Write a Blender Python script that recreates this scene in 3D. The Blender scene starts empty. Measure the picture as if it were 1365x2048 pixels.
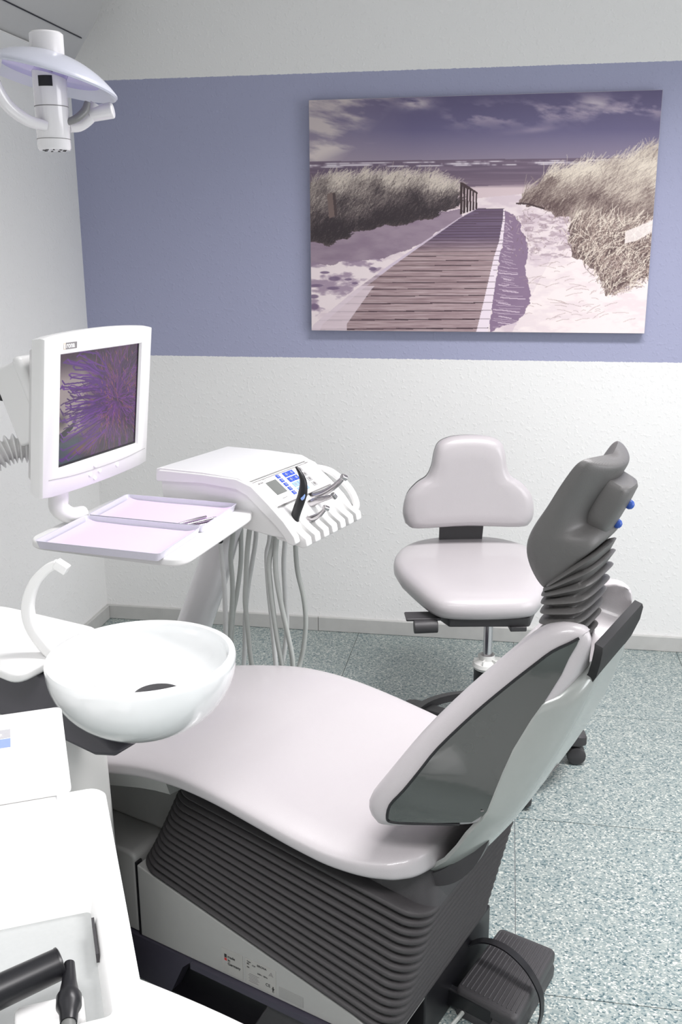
import bpy, math, random
import numpy as np
from mathutils import Vector, Matrix, noise
random.seed(7); rng = np.random.default_rng(7)
SC = bpy.context.scene; C = SC.collection
PI = math.pi
def rad(a): return math.radians(a)

# ------------------------------------------------------------------ camera
CAM_H, CAM_F, PITCH, YAW, ROLL = 1.4, 1948.7, 0.26409, 0.16806, -0.004505
F_ = Vector((-math.sin(YAW)*math.cos(PITCH), math.cos(YAW)*math.cos(PITCH), -math.sin(PITCH)))
R0 = Vector((math.cos(YAW), math.sin(YAW), 0)); U0 = R0.cross(F_)
cr, sr = math.cos(ROLL), math.sin(ROLL)
Rv = R0*cr + U0*sr; Uv = -R0*sr + U0*cr
cd = bpy.data.cameras.new('camera'); cam = bpy.data.objects.new('camera', cd); C.objects.link(cam)
cd.sensor_fit = 'VERTICAL'; cd.sensor_height = 36; cd.lens = CAM_F/2048*36; cd.clip_start = .02
M = Matrix.Identity(4)
for i in range(3):
    M[i][0] = Rv[i]; M[i][1] = Uv[i]; M[i][2] = -F_[i]
M[2][3] = CAM_H
cam.matrix_world = M; SC.camera = cam

# ------------------------------------------------------------------ world, lights, exposure
w = bpy.data.worlds.new('world'); SC.world = w; w.use_nodes = True
w.node_tree.nodes['Background'].inputs[0].default_value = (.8, .85, 1, 1)
w.node_tree.nodes['Background'].inputs[1].default_value = .3
SC.view_settings.view_transform = 'Standard'; SC.view_settings.look = 'None'
SC.view_settings.gamma = 1; SC.view_settings.use_curve_mapping = False
SC.view_settings.exposure = 1.05
def area(name, loc, rot, sx, sy, power, col=(1, 1, 1), spread=180):
    l = bpy.data.lights.new(name, 'AREA'); l.shape = 'RECTANGLE'; l.size = sx; l.size_y = sy
    l.energy = power; l.color = col; l.spread = rad(spread)
    o = bpy.data.objects.new(name, l); C.objects.link(o); o.location = loc; o.rotation_euler = rot
    return o
area('ceiling_light_front', (.55, 2.0, 2.5), (0, 0, 0), 1.3, .35, 21, (1, .972, .985), 135)
area('ceiling_light_back', (-.1, -.25, 2.5), (0, 0, 0), 1.3, .5, 18, (1, .972, .985), 125)
area('window_daylight', (2.25, 1.2, 1.35), (0, rad(90), 0), 1.3, 1.6, 14, (.97, .96, 1))

# ------------------------------------------------------------------ mesh helpers
def srgb(r, g, b):
    f = lambda c: (c/255/12.92) if c/255 <= .04045 else ((c/255+.055)/1.055)**2.4
    return (f(r), f(g), f(b), 1)
def mat(name, col, rough=.5, metal=0, bump=0, bscale=200, spec=.5, coat=0, trans=0, emit=None, var=.04, sss=0, alpha=1):
    m = bpy.data.materials.new(name); m.use_nodes = True; nt = m.node_tree; b = nt.nodes['Principled BSDF']
    tc = nt.nodes.new('ShaderNodeTexCoord'); n = nt.nodes.new('ShaderNodeTexNoise')
    n.inputs['Scale'].default_value = bscale; n.inputs['Detail'].default_value = 3
    nt.links.new(tc.outputs['Object'], n.inputs['Vector'])
    mx = nt.nodes.new('ShaderNodeMix'); mx.data_type = 'RGBA'
    c = col if len(col) == 4 else (*col, 1)
    mx.inputs[6].default_value = tuple(max(0, x*(1-var)) for x in c[:3])+(1,)
    mx.inputs[7].default_value = tuple(min(1, x*(1+var)) for x in c[:3])+(1,)
    nt.links.new(n.outputs['Fac'], mx.inputs[0]); nt.links.new(mx.outputs[2], b.inputs['Base Color'])
    b.inputs['Roughness'].default_value = rough; b.inputs['Metallic'].default_value = metal
    b.inputs['Specular IOR Level'].default_value = spec; b.inputs['Coat Weight'].default_value = coat
    b.inputs['Coat Roughness'].default_value = .08
    if trans: b.inputs['Transmission Weight'].default_value = trans
    if sss: b.inputs['Subsurface Weight'].default_value = sss; b.inputs['Subsurface Radius'].default_value = (.02, .02, .02)
    if emit: b.inputs['Emission Color'].default_value = emit[0]; b.inputs['Emission Strength'].default_value = emit[1]
    if bump:
        bp = nt.nodes.new('ShaderNodeBump'); bp.inputs['Strength'].default_value = bump; bp.inputs['Distance'].default_value = .002
        nt.links.new(n.outputs['Fac'], bp.inputs['Height']); nt.links.new(bp.outputs[0], b.inputs['Normal'])
    return m
M_ = dict(
    white=mat('white_plastic', (.83, .83, .82), .3, coat=.25, bscale=30, var=.01),
    white_gloss=mat('white_enamel', (.8, .785, .8), .16, coat=.6, bscale=30, var=.01),
    offwhite=mat('off_white_plastic', (.68, .68, .66), .4, bscale=30, var=.02),
    ceramic=mat('white_ceramic_glass', (.84, .86, .86), .1, coat=.8, bscale=30, var=.005),
    panel=mat('grey_base_panel', (.36, .36, .35), .45, bscale=60, var=.03),
    leather=mat('pearl_upholstery', (.48, .455, .468), .3, bump=.15, bscale=900, var=.03, coat=.35),
    headrest=mat('grey_headrest_skin', (.115, .112, .11), .42, bump=.2, bscale=700, var=.05),
    rubber=mat('dark_rubber_bellows', (.040, .037, .039), .55, bump=.2, bscale=500, var=.1),
    rubber2=mat('grey_rubber_bellows', (.105, .102, .1), .42, bump=.2, bscale=500, var=.08),
    dark=mat('charcoal_plastic', (.043, .041, .044), .42, bump=.25, bscale=900, var=.1),
    black=mat('black_plastic', (.008, .008, .01), .35, bscale=90, var=.1),
    carrier=mat('blue_grey_enamel', (.062, .058, .07), .35, bscale=60, var=.04),
    plinth=mat('dark_violet_grey_plinth', (.05, .046, .066), .4, bscale=60, var=.04),
    shell=mat('silver_grey_shell', (.34, .36, .345), .22, coat=.4, bscale=60, var=.03, metal=.2),
    gloss=mat('dark_gloss_panel', (.035, .04, .037), .07, coat=1, bscale=14, bump=.25, var=.05, spec=.8),
    steel=mat('brushed_steel', (.5, .48, .49), .22, 1, bscale=200, var=.05),
    tray=mat('lilac_anodised_tray', (.72, .71, .80), .4, .25, bscale=200, var=.03),
    paper=mat('lilac_tray_paper', (.72, .58, .82), .8, bump=.1, bscale=300, var=.02),
    blue=mat('blue_button', (.035, .09, .55), .4, bscale=90, var=.05),
    lblue=mat('pale_blue_button', (.3, .45, .85), .4, bscale=90, var=.05),
    gbtn=mat('pale_grey_button', (.38, .38, .38), .5, bscale=90, var=.05),
    lcd=mat('grey_display', (.17, .18, .17), .3, bscale=90, var=.05),
    line=mat('grey_print_line', (.2, .19, .19), .6, bscale=90, var=.05),
    ink=mat('black_print_ink', (.02, .02, .02), .7, bscale=90, var=.05),
    red=mat('red_print_ink', (.45, .02, .02), .7, bscale=90, var=.05),
    label=mat('silver_label', (.46, .45, .43), .4, .3, bscale=90, var=.05),
    hose=mat('grey_silicone_hose', (.42, .44, .42), .4, bscale=90, var=.04),
    hosel=mat('pale_silicone_hose', (.62, .63, .62), .4, bscale=90, var=.04),
    skirt=mat('grey_skirting', (.50, .50, .485), .5, bscale=25, var=.1),
    lens=mat('frosted_lamp_shield', (.78, .8, .9), .3, trans=.35, bscale=30, var=.02, coat=.3),
    chairblue=mat('blue_knob', (.03, .1, .45), .4, bscale=90, var=.05),
    aircon=mat('grey_white_casing', (.52, .52, .51), .5, bscale=30, var=.02),
)
PCT = {}
def setp(o, label=None, cat=None, group=None, kind=None):
    for k, v in (('label', label), ('category', cat), ('group', group), ('kind', kind)):
        if v: o[k] = v
    return o
def root(name, loc, rz, label, cat, group=None):
    o = bpy.data.objects.new(name, None); C.objects.link(o); o.location = loc; o.rotation_euler = (0, 0, rad(rz))
    o.empty_display_size = .05
    o['_m'] = 0
    del o['_m']
    return setp(o, label, cat, group)
def wmat(o):
    m = Matrix.Translation(o.location) @ o.rotation_euler.to_matrix().to_4x4()
    return wmat(o.parent) @ m if o.parent else m
def mk(name, VF, m, parent=None, bevel=0, seg=3, smooth=True, ang=40, sub=0, wn=False, mats=None, fm=None):
    """link world-space geometry as ONE mesh object under parent (converted into its frame)"""
    V, F = VF; V = [Vector(v) for v in V]
    cen = sum(V, Vector())/len(V)
    if parent is None: inv = Matrix.Translation(-cen)
    else:
        inv = wmat(parent).inverted()
    me = bpy.data.meshes.new(name); me.from_pydata([inv @ v for v in V], [], F)
    me.materials.append(m if not isinstance(m, str) else M_[m])
    if mats:
        for x in mats: me.materials.append(x)
        me.polygons.foreach_set('material_index', fm)
    me.validate(); me.update()
    if smooth:
        me.polygons.foreach_set('use_smooth', [True]*len(me.polygons))
        if not sub: me.set_sharp_from_angle(angle=rad(ang if not bevel else 180))
    o = bpy.data.objects.new(name, me); C.objects.link(o)
    if parent: o.parent = parent
    else: o.location = cen
    if bevel:
        b = o.modifiers.new('bevel', 'BEVEL'); b.width = bevel; b.segments = seg; b.limit_method = 'ANGLE'; b.angle_limit = rad(30)
        b.use_clamp_overlap = True
        o.modifiers.new('wn', 'WEIGHTED_NORMAL')
    if sub:
        s = o.modifiers.new('sub', 'SUBSURF'); s.levels = sub; s.render_levels = sub
    return o
def join(*L):
    V = []; F = []
    for v, f in L:
        n = len(V); V += [tuple(x) for x in v]; F += [tuple(i+n for i in q) for q in f]
    return V, F
class Fr:
    """local frame: origin, rotation about z in degrees (or full matrix) -> world"""
    def __init__(s, o=(0, 0, 0), rz=0, m=None):
        s.m = (Matrix.Translation(Vector(o)) @ (m.to_4x4() if m else Matrix.Rotation(rad(rz), 4, 'Z')))
    def __call__(s, p): return s.m @ Vector(p)
    def do(s, VF): return ([s.m @ Vector(v) for v in VF[0]], VF[1])
    def sub(s, o, m=None):
        n = Fr(); n.m = s.m @ Matrix.Translation(Vector(o)) @ (m.to_4x4() if m else Matrix.Identity(4)); return n
W = Fr()
def box(x0, x1, y0, y1, z0, z1, fr=W):
    V = [(x, y, z) for z in (z0, z1) for y in (y0, y1) for x in (x0, x1)]
    return fr.do((V, [(0, 2, 3, 1), (4, 5, 7, 6), (0, 1, 5, 4), (2, 6, 7, 3), (0, 4, 6, 2), (1, 3, 7, 5)]))
def cen(px):
    from_ = px
def orient(F, V):
    return F
def prism(P, z0, z1, fr=W):
    """extrude a 2d outline (x,y) from z0 to z1; z0/z1 may be functions of (x,y)"""
    a = sum(P[i][0]*P[(i+1) % len(P)][1]-P[(i+1) % len(P)][0]*P[i][1] for i in range(len(P)))
    if a < 0: P = P[::-1]
    n = len(P); g = lambda z, p: z(*p) if callable(z) else z
    V = [(p[0], p[1], g(z0, p)) for p in P]+[(p[0], p[1], g(z1, p)) for p in P]
    F = [tuple(range(n))[::-1], tuple(range(n, 2*n))]+[(i, (i+1) % n, n+(i+1) % n, n+i) for i in range(n)]
    return fr.do((V, F))
def prism_xz(P, y0, y1, fr=W):
    """outline in (x,z), extruded along y"""
    a = sum(P[i][0]*P[(i+1) % len(P)][1]-P[(i+1) % len(P)][0]*P[i][1] for i in range(len(P)))
    if a < 0: P = P[::-1]
    n = len(P)
    V = [(p[0], y0, p[1]) for p in P]+[(p[0], y1, p[1]) for p in P]
    F = [tuple(range(n)), tuple(range(n, 2*n))[::-1]]+[(i, n+i, n+(i+1) % n, (i+1) % n) for i in range(n)]
    return fr.do((V, F))
def rrect(w, h, r, n=6, cx=0, cy=0):
    P = []
    for k, (sx, sy) in enumerate(((1, 1), (-1, 1), (-1, -1), (1, -1))):
        for i in range(n+1):
            a = k*PI/2+i/n*PI/2
            P.append((cx+sx*(w/2-r)+r*math.cos(a), cy+sy*(h/2-r)+r*math.sin(a)))
    return P
def loft(S, closed=True, caps=True, fr=W, endfaces=None):
    """stack of equal-length rings; winding fixed afterwards"""
    n = len(S[0]); V = [p for s in S for p in s]; F = []
    for k in range(len(S)-1):
        for i in range(n if closed else n-1):
            j = (i+1) % n
            F.append((k*n+i, k*n+j, (k+1)*n+j, (k+1)*n+i))
    if caps:
        F.append(tuple(range(n))[::-1])
        if endfaces: F += [tuple((len(S)-1)*n+q % n for q in f) for f in endfaces]
        else: F.append(tuple(range((len(S)-1)*n, len(S)*n)))
    V, F = fr.do((V, F))
    # orient outward by signed volume
    vol = 0
    for f in F:
        a = V[f[0]]
        for i in range(1, len(f)-1): vol += a.dot(V[f[i]].cross(V[f[i+1]]))
    if vol < 0: F = [tuple(reversed(f)) for f in F]
    return V, F
def cat(P, k=6):
    """Catmull-Rom through points"""
    P = [Vector(p) for p in P]; Q = [P[0]*2-P[1]]+P+[P[-1]*2-P[-2]]; out = []
    for i in range(1, len(Q)-2):
        for j in range(k):
            t = j/k; a, b, c, d = Q[i-1:i+3]
            out.append(.5*((2*b)+(c-a)*t+(2*a-5*b+4*c-d)*t*t+(3*b-a-3*c+d)*t**3))
    out.append(P[-1]); return out
def tube(P, r, n=12, k=6, fr=W, raw=False, flat=1):
    """round tube along smoothed path; r number or list per control point"""
    cp = [Vector(p) for p in P]
    path = cp if raw or len(cp) < 3 else cat(cp, k)
    rs = r if isinstance(r, (list, tuple)) else [r]*len(cp)
    m = len(path); R = []
    for i in range(m):
        t = i/(m-1)*(len(rs)-1); a = int(min(t, len(rs)-2)) if len(rs) > 1 else 0
        R.append(rs[a]+(rs[min(a+1, len(rs)-1)]-rs[a])*(t-a))
    T = [(path[min(i+1, m-1)]-path[max(i-1, 0)]).normalized() for i in range(m)]
    u = T[0].orthogonal().normalized(); S = []
    for i in range(m):
        u = (u-T[i]*u.dot(T[i])).normalized(); v = T[i].cross(u)
        S.append([path[i]+(u*math.cos(a)*flat+v*math.sin(a))*R[i] for a in [2*PI*q/n for q in range(n)]])
    return loft(S, fr=fr)
def lathe(prof, n=48, fr=W):
    """closed profile [(r,z)...] around z; r=0 ends closed"""
    V = []; F = []; idx = []
    for r, z in prof:
        if r < 1e-6: idx.append([len(V)]); V.append((0, 0, z))
        else:
            idx.append(list(range(len(V), len(V)+n)))
            V += [(r*math.cos(2*PI*i/n), r*math.sin(2*PI*i/n), z) for i in range(n)]
    for a, b in zip(idx, idx[1:]):
        for i in range(n):
            j = (i+1) % n
            if len(a) == 1 and len(b) == 1: continue
            if len(a) == 1: F.append((a[0], b[j], b[i]))
            elif len(b) == 1: F.append((a[i], a[j], b[0]))
            else: F.append((a[i], a[j], b[j], b[i]))
    V, F = fr.do((V, F)); vol = 0
    for f in F:
        a = V[f[0]]
        for i in range(1, len(f)-1): vol += a.dot(V[f[i]].cross(V[f[i+1]]))
    if vol < 0: F = [tuple(reversed(f)) for f in F]
    return V, F
def cyl(r, z0, z1, n=32, fr=W, r2=None): return lathe([(0, z0), (r, z0), (r2 or r, z1), (0, z1)], n, fr)
def sgp(x, e): return math.copysign(abs(x)**e, x)
def ring(c, a, b, ha, hb, e=.6, n=40, bend=0):
    """superellipse ring: centre c, unit axes a,b, half sizes; bend shifts along -b by (x/ha)^2"""
    c, a, b = Vector(c), Vector(a), Vector(b); out = []
    for i in range(n):
        t = 2*PI*i/n; x = sgp(math.cos(t), e); y = sgp(math.sin(t), e)
        out.append(c+a*(x*ha)+b*(y*hb-bend*x*x))
    return out
def interp(x, T):
    xs = [t[0] for t in T]
    return [float(np.interp(x, xs, [t[k] for t in T])) for k in range(1, len(T[0]))]
def text(s, size, fr, name, m, parent, bold=0, align='LEFT', depth=.0002):
    cu = bpy.data.curves.new('t', 'FONT'); cu.body = s; cu.size = size; cu.extrude = depth; cu.align_x = align; cu.offset = bold
    to = bpy.data.objects.new('t', cu); me = bpy.data.meshes.new_from_object(to)
    VF = ([fr.m @ v.co for v in me.vertices], [tuple(p.vertices) for p in me.polygons])
    bpy.data.objects.remove(to); bpy.data.curves.remove(cu); bpy.data.meshes.remove(me)
    return mk(name, VF, m, parent, smooth=False)

# ------------------------------------------------------------------ room shell
YW, XL, XR, YF, ZC = 3.402, -1.512, 2.35, -1.6, 2.56
def wall_mat(name, base, stripe=None):
    m = bpy.data.materials.new(name); m.use_nodes = True; nt = m.node_tree; b = nt.nodes['Principled BSDF']
    tc = nt.nodes.new('ShaderNodeNewGeometry'); sp = nt.nodes.new('ShaderNodeSeparateXYZ')
    nt.links.new(tc.outputs['Position'], sp.inputs[0])
    nz = nt.nodes.new('ShaderNodeTexNoise'); nz.inputs['Scale'].default_value = 75; nz.inputs['Detail'].default_value = 2
    nt.links.new(tc.outputs['Position'], nz.inputs['Vector'])
    nb = nt.nodes.new('ShaderNodeTexNoise'); nb.inputs['Scale'].default_value = 170; nb.inputs['Detail'].default_value = 3
    nt.links.new(tc.outputs['Position'], nb.inputs['Vector'])
    r = nt.nodes.new('ShaderNodeValToRGB'); r.color_ramp.elements[0].position = .56; r.color_ramp.elements[1].position = .68
    nt.links.new(nz.outputs['Fac'], r.inputs[0])
    ad = nt.nodes.new('ShaderNodeMath'); ad.operation = 'MULTIPLY_ADD'; ad.inputs[1].default_value = .5
    nt.links.new(nb.outputs['Fac'], ad.inputs[0]); nt.links.new(r.outputs[0], ad.inputs[2])
    bp = nt.nodes.new('ShaderNodeBump'); bp.inputs['Strength'].default_value = .24; bp.inputs['Distance'].default_value = .003
    nt.links.new(ad.outputs[0], bp.inputs['Height']); nt.links.new(bp.outputs[0], b.inputs['Normal'])
    b.inputs['Roughness'].default_value = .75; b.inputs['Specular IOR Level'].default_value = .2
    if stripe:
        def cmpn(op, v):
            q = nt.nodes.new('ShaderNodeMath'); q.operation = op; q.inputs[1].default_value = v
            # hand painted edge: tiny wobble
            a = nt.nodes.new('ShaderNodeMath'); a.operation = 'MULTIPLY_ADD'; a.inputs[1].default_value = .006
            nt.links.new(nb.outputs['Fac'], a.inputs[0]); nt.links.new(sp.outputs['Z'], a.inputs[2])
            nt.links.new(a.outputs[0], q.inputs[0]); return q
        a = cmpn('GREATER_THAN', 1.031); c = cmpn('LESS_THAN', 1.959)
        mu = nt.nodes.new('ShaderNodeMath'); mu.operation = 'MULTIPLY'
        nt.links.new(a.outputs[0], mu.inputs[0]); nt.links.new(c.outputs[0], mu.inputs[1])
        mx = nt.nodes.new('ShaderNodeMix'); mx.data_type = 'RGBA'
        mx.inputs[6].default_value = (*base, 1); mx.inputs[7].default_value = (*stripe, 1)
        nt.links.new(mu.outputs[0], mx.inputs[0]); nt.links.new(mx.outputs[2], b.inputs['Base Color'])
    else: b.inputs['Base Color'].default_value = (*base, 1)
    return m
wm = wall_mat('white_plaster', (.83, .83, .82)); wb = wall_mat('white_plaster_with_lavender_band', (.83, .83, .82), (.37, .385, .53))
def struct(name, VF, m, **k): return setp(mk(name, VF, m, smooth=False, **k), kind='structure')
T = .1
struct('wall_back', box(XL-T, XR+T, YW, YW+T, -.05, ZC), wb)
struct('wall_left', box(XL-T, XL, YF, YW, -.05, ZC), wm)
struct('wall_right', box(XR, XR+T, YF, YW, -.05, ZC), wm)
struct('wall_front', box(XL-T, XR+T, YF-T, YF, -.05, ZC), wm)
struct('ceiling', box(XL-T, XR+T, YF-T, YW+T, ZC, ZC+T), wm)
# floor: substrate and rubber tiles, each a part
def floor_mat():
    m = bpy.data.materials.new('flecked_tile'); m.use_nodes = True; nt = m.node_tree; b = nt.nodes['Principled BSDF']
    g = nt.nodes.new('ShaderNodeNewGeometry'); mp = nt.nodes.new('ShaderNodeMapping')
    mp.inputs['Scale'].default_value = (1, 1.25, 1)
    nz = nt.nodes.new('ShaderNodeTexNoise'); nz.inputs['Scale'].default_value = 90
    nt.links.new(g.outputs['Position'], nz.inputs['Vector'])
    vm = nt.nodes.new('ShaderNodeVectorMath'); vm.operation = 'MULTIPLY_ADD'; vm.inputs[1].default_value = (.007,)*3
    nt.links.new(nz.outputs['Color'], vm.inputs[0]); nt.links.new(g.outputs['Position'], vm.inputs[2])
    nt.links.new(vm.outputs[0], mp.inputs[0])
    v = nt.nodes.new('ShaderNodeTexVoronoi'); v.inputs['Scale'].default_value = 245
    nt.links.new(mp.outputs[0], v.inputs['Vector'])
    s = nt.nodes.new('ShaderNodeSeparateColor'); nt.links.new(v.outputs['Color'], s.inputs[0])
    r = nt.nodes.new('ShaderNodeValToRGB'); r.color_ramp.interpolation = 'CONSTANT'
    cols = [(0, (.06, .105, .12)), (.07, (.14, .195, .205)), (.20, (.235, .285, .28)), (.50, (.29, .33, .317)), (.76, (.355, .39, .37)), (.88, (.54, .56, .52))]
    e = r.color_ramp.elements; e[0].position = 0; e[0].color = (*cols[0][1], 1); e[1].position = cols[1][0]; e[1].color = (*cols[1][1], 1)
    for p, c in cols[2:]: x = e.new(p); x.color = (*c, 1)
    nt.links.new(s.outputs[0], r.inputs[0]); nt.links.new(r.outputs[0], b.inputs['Base Color'])
    b.inputs['Roughness'].default_value = .38; b.inputs['Specular IOR Level'].default_value = .4
    return m
fm = floor_mat(); seam = mat('tile_seam', (.26, .28, .29), .7)
fl = struct('floor', box(XL, XR, YF, YW, -.05, -.004), seam)
TX, TY = .575, .608; ts = {}
i0 = math.floor((XL-.066)/TX); i1 = math.ceil((XR-.066)/TX); j0 = math.floor((YF-2.232)/TY); j1 = math.ceil((YW-2.232)/TY)
for i in range(i0, i1):
    for j in range(j0, j1):
        x0 = max(.066+i*TX, XL); x1 = min(.066+(i+1)*TX, XR); y0 = max(2.232+j*TY, YF); y1 = min(2.232+(j+1)*TY, YW)
        if x1-x0 < .01 or y1-y0 < .01: continue
        g = .0011; key = (round(x1-x0, 4), round(y1-y0, 4))
        if key not in ts:
            me = bpy.data.meshes.new('tile'); hx, hy = (x1-x0)/2-g, (y1-y0)/2-g
            V, F = prism([(-hx, -hy), (hx, -hy), (hx, hy), (-hx, hy)], -.004, 0)
            me.from_pydata(V, [], F); me.materials.append(fm); ts[key] = me
        o = bpy.data.objects.new('tile', ts[key]); C.objects.link(o); o.parent = fl
        o.location = Vector(((x0+x1)/2, (y0+y1)/2, 0))-fl.location
# skirting boards, in lengths
def skirt(name, a, b, nx, ny, joints):
    r_ = bpy.data.objects.new(name, None); C.objects.link(r_); r_.location = (a[0], a[1], 0); r_['kind'] = 'structure'
    pts = [0]+joints+[1]
    for s, t in zip(pts, pts[1:]):
        L = math.hypot(b[0]-a[0], b[1]-a[1]); g = .0008/L
        p = [a[k]+(b[k]-a[k])*(s+g) for k in (0, 1)]; q = [a[k]+(b[k]-a[k])*(t-g) for k in (0, 1)]; d = .014
        mk('skirting_length', prism([(p[0], p[1]), (q[0], q[1]), (q[0]+nx*d, q[1]+ny*d), (p[0]+nx*d, p[1]+ny*d)], 0.0005, .055), 'skirt', r_, bevel=.002, seg=2)
skirt('baseboard_back', (XL, YW), (XR, YW), 0, -1, [(-.665-XL)/(XR-XL), (.7-XL)/(XR-XL)])
skirt('baseboard_left', (XL, YW-.015), (XL, YF), 1, 0, [.25, .5, .75])
skirt('baseboard_right', (XR, YW-.015), (XR, YF), -1, 0, [.33, .66])

# ------------------------------------------------------------------ canvas print (beach)
def fbm(X, Y, sx, sy, oct=5, seed=0):
    r = np.random.default_rng(seed); out = np.zeros_like(X, float); amp = 1; tot = 0
    for o in range(oct):
        G = r.random((64, 64)); x = X/sx*2**o; y = Y/sy*2**o
        xi = np.floor(x).astype(int); yi = np.floor(y).astype(int); fx = x-xi; fy = y-yi
        fx = fx*fx*(3-2*fx); fy = fy*fy*(3-2*fy)
        a = G[yi % 64, xi % 64]; b = G[yi % 64, (xi+1) % 64]; c = G[(yi+1) % 64, xi % 64]; d = G[(yi+1) % 64, (xi+1) % 64]
        out += amp*((a*(1-fx)+b*fx)*(1-fy)+(c*(1-fx)+d*fx)*fy); tot += amp; amp *= .55
    return out/tot
def homog(src, dst):
    A = []
    for (x, y), (u, v) in zip(src, dst):
        A.append([x, y, 1, 0, 0, 0, -u*x, -u*y, -u]); A.append([0, 0, 0, x, y, 1, -v*x, -v*y, -v])
    return np.linalg.svd(np.array(A))[2][-1].reshape(3, 3)
def app(Hm, X, Y):
    w_ = Hm[2, 0]*X+Hm[2, 1]*Y+Hm[2, 2]
    return (Hm[0, 0]*X+Hm[0, 1]*Y+Hm[0, 2])/w_, (Hm[1, 0]*X+Hm[1, 1]*Y+Hm[1, 2])/w_
class Raster:
    def __init__(s, nx, ny, quad):
        s.nx, s.ny = nx, ny; s.H = homog([(0, 0), (nx-1, 0), (nx-1, ny-1), (0, ny-1)], quad); s.Hi = np.linalg.inv(s.H)
        jx, iy = np.meshgrid(np.arange(nx), np.arange(ny)); s.X, s.Y = app(s.H, jx.astype(float), iy.astype(float))
        s.im = np.zeros((ny, nx, 3))
    def blend(s, mask, col):
        m = np.clip(mask, 0, 1)[..., None]; s.im = s.im*(1-m)+np.array(col, float)*m
    def poly(s, P, j=0):
        ins = np.zeros(s.X.shape, bool); X = s.X; Yj = s.Y; n = len(P)
        if j: X = X+(fbm(s.X, s.Y, 46, 30, 4, 31)-.5)*j*2.4; Yj = Yj+(fbm(s.X, s.Y, 40, 26, 4, 32)-.5)*j*1.8
        for i in range(n):
            x0, y0 = P[i]; x1, y1 = P[(i+1) % n]
            if y0 == y1: continue
            c = ((y0 > Yj) != (y1 > Yj)) & (X < (x1-x0)*(Yj-y0)/(y1-y0)+x0); ins ^= c
        return ins.astype(float)
    def stroke(s, pts, col, a=1., wd=1):
        pts = np.array(pts, float); L = np.abs(np.diff(pts, axis=0)).sum()
        n = max(3, int(L*1.1)); t = np.linspace(0, len(pts)-1, n); i = np.minimum(t.astype(int), len(pts)-2); f = (t-i)[:, None]
        q = pts[i]*(1-f)+pts[i+1]*f; x, y = app(s.Hi, q[:, 0], q[:, 1])
        c = np.array(col, float)
        for ox in range(-(wd//2), (wd+1)//2):
            for oy in range(-(wd//2), (wd+1)//2):
                xi = np.round(x+ox).astype(int); yi = np.round(y+oy).astype(int); ok = (xi >= 0) & (xi < s.nx) & (yi >= 0) & (yi < s.ny)
                s.im[yi[ok], xi[ok]] = s.im[yi[ok], xi[ok]]*(1-a)+c*a
    def mesh(s, name, fr, w_, h_, m, parent):
        """flat print as a dense grid with a colour per point; fr: x right, y up, z out"""
        nx, ny = s.nx, s.ny; jx, iy = np.meshgrid(np.arange(nx), np.arange(ny))
        P = np.stack([(jx/(nx-1)-.5)*w_, (.5-iy/(ny-1))*h_, np.zeros_like(jx, float)], -1).reshape(-1, 3)
        Mx = np.array(wmat(parent).inverted() @ fr.m); P = P @ Mx[:3, :3].T+Mx[:3, 3]
        k = (iy[:-1, :-1]*nx+jx[:-1, :-1]).ravel(); Q = np.stack([k, k+nx, k+nx+1, k+1], -1)
        me = bpy.data.meshes.new(name); me.vertices.add(len(P)); me.vertices.foreach_set('co', P.ravel())
        me.loops.add(Q.size); me.loops.foreach_set('vertex_index', Q.ravel().astype(np.int32))
        me.polygons.add(len(Q)); me.polygons.foreach_set('loop_start', np.arange(0, Q.size, 4, dtype=np.int32))
        me.update(calc_edges=True)
        at = me.color_attributes.new('print', 'FLOAT_COLOR', 'POINT')
        c = np.clip(s.im/255, 0, 1); c = np.where(c <= .04045, c/12.92, ((c+.055)/1.055)**2.4)
        at.data.foreach_set('color', np.concatenate([c.reshape(-1, 3), np.ones((nx*ny, 1))], 1).ravel())
        me.materials.append(m); o = bpy.data.objects.new(name, me); C.objects.link(o); o.parent = parent; return o
def print_mat(name, rough, emit=0, coat=0, gain=1.):
    m = bpy.data.materials.new(name); m.use_nodes = True; nt = m.node_tree; b = nt.nodes['Principled BSDF']
    a = nt.nodes.new('ShaderNodeAttribute'); a.attribute_name = 'print'
    v = nt.nodes.new('ShaderNodeVectorMath'); v.operation = 'SCALE'; v.inputs['Scale'].default_value = gain
    nt.links.new(a.outputs['Color'], v.inputs[0])
    if emit:
        b.inputs['Base Color'].default_value = (.01, .01, .012, 1); nt.links.new(v.outputs[0], b.inputs['Emission Color']); b.inputs['Emission Strength'].default_value = emit
    else: nt.links.new(v.outputs[0], b.inputs['Base Color'])
    b.inputs['Roughness'].default_value = rough; b.inputs['Coat Weight'].default_value = coat
    return m
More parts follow.
